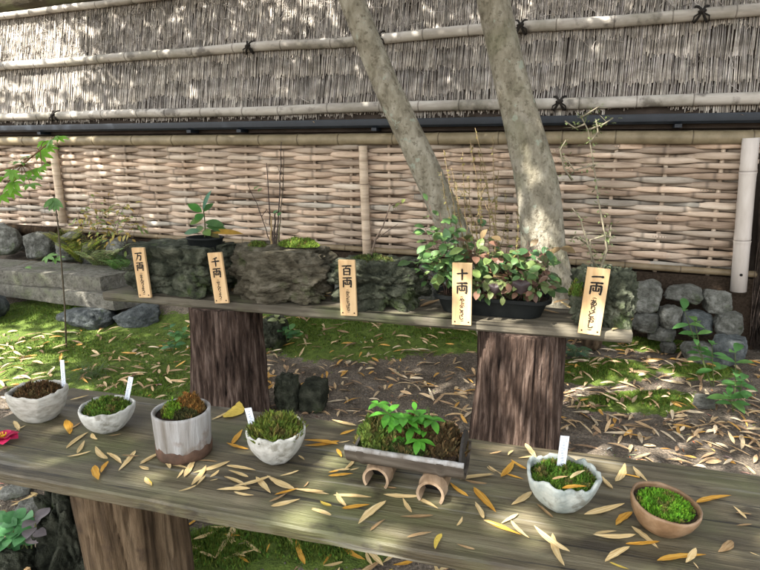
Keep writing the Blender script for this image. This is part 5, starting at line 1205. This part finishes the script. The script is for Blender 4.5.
# leaves on the back bench
for i, (x0, y0, x1, y1, m, lb) in enumerate([(395, 300, 418, 296, 'amber', 'orange leaf on the back bench beside the dark jagged rock'), (398, 305, 425, 300, 'straw', 'pale leaf on the back bench in front of the orange one by the jagged rock'), (420, 308, 442, 300, 'brown', 'brown leaf on the back bench just left of the 十両 sign'), (303, 294, 332, 297, 'amber', 'orange leaf at the foot of the brown layered rock'), (312, 297, 336, 292, 'straw', 'pale leaf at the right foot of the brown layered rock'),
    (478, 309, 502, 311, 'straw', 'pale leaf on the back bench in front of the black trough'), (515, 316, 517, 307, 'straw', 'small upright pale leaf in front of the black trough'), (560, 302, 578, 312, 'straw', 'pale leaf left of the hollow grey rock'), (553, 304, 570, 300, 'brown', 'brown leaf behind the pale one left of the hollow grey rock'), (612, 331, 634, 319, 'straw', 'pale leaf hanging over the right end of the back bench'),
    (178, 288, 184, 291, 'straw', 'small pale leaf between the two leftmost signs'), (195, 285, 206, 291, 'amber', 'orange leaf just left of the 千両 sign'), (232, 292, 236, 282, 'straw', 'pale leaf standing just right of the 千両 sign'), (381, 307, 384, 303, 'straw', 'tiny pale leaf on the bench front edge near the 百両 sign'), (240, 290, 262, 291, 'amber', 'orange leaf in front of the brown layered rock'), (535, 308, 560, 314, 'brown', 'brown leaf at the right end of the black trough'), (480, 305, 500, 303, 'brown', 'brown leaf close under the black trough')]):
    o = put_leaf(onz(x0, y0, ZB), onz(x1, y1, ZB), m, 1.1, .001 * (i % 3)); tag(o, lb, 'leaf', 'fallen leaves on the back bench')

# litter on the ground: the largest in the picture are objects of their own, the rest one mass
def dens(px, py):
    d = .32
    if px > 555: d = .85 + .5 * (nz(px * .016, py * .03, 2))
    elif 440 < px <= 555: d = .55
    elif 255 < px <= 440: d = .60 if py < 395 else .42
    else: d = .40
    if py > 470: d = .30
    return d * (1 + .6 * nz(px * .02, py * .035, 7))
cand = []
rg = random.Random(99)
fq = [V((l0.x, l0.y)), V((bp(1.32, FB, 0).x, bp(1.32, FB, 0).y))]
while len(cand) < 1800:
    y = rg.uniform(.75, 4.1); x = rg.uniform(-.78, .78) * (y + .25)
    p = V((x, y, gz(x, y))); px, py, dd = proj(p)
    if not (-25 < px < 785 and 290 < py < 600): continue
    if NF.dot(V((x, y, 0))) > 3.95: continue
    if rg.random() > dens(px, py): continue
    cand.append((p, px, py, dd))
def behind_bench(p):      # hidden by the front bench top, seen from the camera
    r = p - CAM; t = (ZF - CH) / r.z; q = CAM + r * t; dn = NB.dot(q); return FF < dn < FB and q.dot(UB) > l0.dot(UB) - .1
vis = [c for c in cand if not behind_bench(c[0])]
vis.sort(key=lambda c: c[3])
near, far_ = vis[:140], vis[140:] + [c for c in cand if behind_bench(c[0])][:60]
for (p, px, py, dd) in near:
    m = rg.choices(('straw', 'amber', 'brown', 'yellow'), (.52, .24, .17, .07))[0]; a = rg.uniform(0, 6.283); l = rg.uniform(.055, .125); d = V((math.cos(a), math.sin(a), rg.uniform(-.12, .12))) * l / 2
    o = put_leaf(p - d, p + d, m, rg.uniform(.9, 1.3), .004)
    if py > 470: where = 'on the ground below the front edge of the front bench'
    elif px < 190: where = 'on the mossy ground behind the left end of the front bench'
    elif px < 470: where = 'on the bare ground between the benches, left of the right stump'
    else: where = 'in the ground litter right of the right bark stump'
    tag(o, f'dry {CN[m]} leaf {where}', 'leaf', f'{CN[m]} leaves {where}')
ls = MB()
pal = [(.62, .48, .29), (.58, .43, .25), (.50, .35, .19), (.60, .34, .09), (.38, .26, .15), (.66, .54, .37), (.26, .17, .10), (.58, .40, .22)]
for (p, px, py, dd) in far_:
    a = rg.uniform(0, 6.283); c = rg.choice(pal); tn = rg.uniform(.8, 1.2); ls.tint = tuple(x * tn for x in c); l = rg.uniform(.05, .13)
    d = V((math.cos(a), math.sin(a), rg.uniform(-.05, .25))); q = p + Z * rg.uniform(.003, .014)
    ls.leaf(q, d, V((rg.gauss(0, .25), rg.gauss(0, .25), 1)), l, rg.uniform(.012, .021), rg.uniform(-.2, .6), rg.uniform(.05, .35), 6, .45, rg.uniform(-.6, .6))
for k in range(900):      # small broken bits
    y = rg.uniform(1.6, 4.0); x = rg.uniform(-.72, .72) * (y + .25); c = rg.choice(pal[2:]); ls.tint = tuple(q * rg.uniform(.5, 1) for q in c); a = rg.uniform(0, 6.283)
    if NF.dot(V((x, y, 0))) > 3.95: continue
    ls.leaf(V((x, y, gz(x, y) + .004)), V((math.cos(a), math.sin(a), .05)), Z, rg.uniform(.015, .05), rg.uniform(.003, .009), .2, .2, 3)
o = ls.build('leaf_litter', 'litter'); o['kind'] = 'stuff'; tag(o, 'scattered dry leaf litter farther back over the garden ground', 'leaf litter')
# dry leaves caught in the gutter and on the fence rails
gl = MB()
for k in range(150):
    u = rg.choice((rg.uniform(1.1, 2.6), rg.uniform(-4, 3))); c = rg.choice(pal); gl.tint = c; a = rg.gauss(0, .6)
    gl.leaf(fp(u, FD - .11 + rg.uniform(0, .07), 1.553 + rg.uniform(0, .008)), UF * math.cos(a) + NF * math.sin(a) + Z * rg.uniform(-.1, .25), Z, rg.uniform(.04, .11), .013, .4, .2, 5)
o = gl.build('gutter_litter', 'litter'); o['kind'] = 'stuff'; tag(o, 'dry leaves and straw lying along the dark gutter', 'leaf litter')

for ob in bpy.data.objects:
    if '_loc' in ob: del ob['_loc']

# ------------------------------------------------------------------ camera, light, world
cam = bpy.data.cameras.new('camera'); co = bpy.data.objects.new('camera', cam); COL.objects.link(co)
co.location = CAM; co.rotation_euler = (R(90) - PITCH, 0, 0); cam.sensor_width = 36; cam.lens = F / 760 * 36; cam.clip_start = .02; cam.clip_end = 400
S.camera = co
SUN = V((-.50, -.36, .80)).normalized()
el = math.asin(SUN.z); az = math.atan2(SUN.x, SUN.y)
w = bpy.data.worlds.new('World'); S.world = w; w.use_nodes = True; nt = w.node_tree
sky = nt.nodes.new('ShaderNodeTexSky'); sky.sky_type = 'NISHITA'; sky.sun_disc = False; sky.sun_elevation = el; sky.sun_rotation = az
sky.air_density = 1.0; sky.dust_density = 2.5; sky.ozone_density = .6
hz_ = nt.nodes.new('ShaderNodeHueSaturation'); hz_.inputs['Saturation'].default_value = .25      # thin bright haze: a whiter sky
nt.links.new(sky.outputs[0], hz_.inputs['Color']); nt.links.new(hz_.outputs[0], nt.nodes['Background'].inputs[0]); nt.nodes['Background'].inputs[1].default_value = .14
sl = bpy.data.lights.new('sun', 'SUN'); sl.energy = 4.3; sl.angle = R(.55); sl.color = (1, .95, .87); so = bpy.data.objects.new('sun', sl); COL.objects.link(so)
so.rotation_euler = SUN.to_track_quat('Z', 'Y').to_euler(); so.location = (0, 0, 10)
vs = S.view_settings; S.display_settings.display_device = 'sRGB'; vs.view_transform = 'Standard'; vs.look = 'None'; vs.gamma = 1; vs.use_curve_mapping = False; vs.exposure = 2.25
S.cycles.use_denoising = True; S.cycles.max_bounces = 6; S.cycles.diffuse_bounces = 4
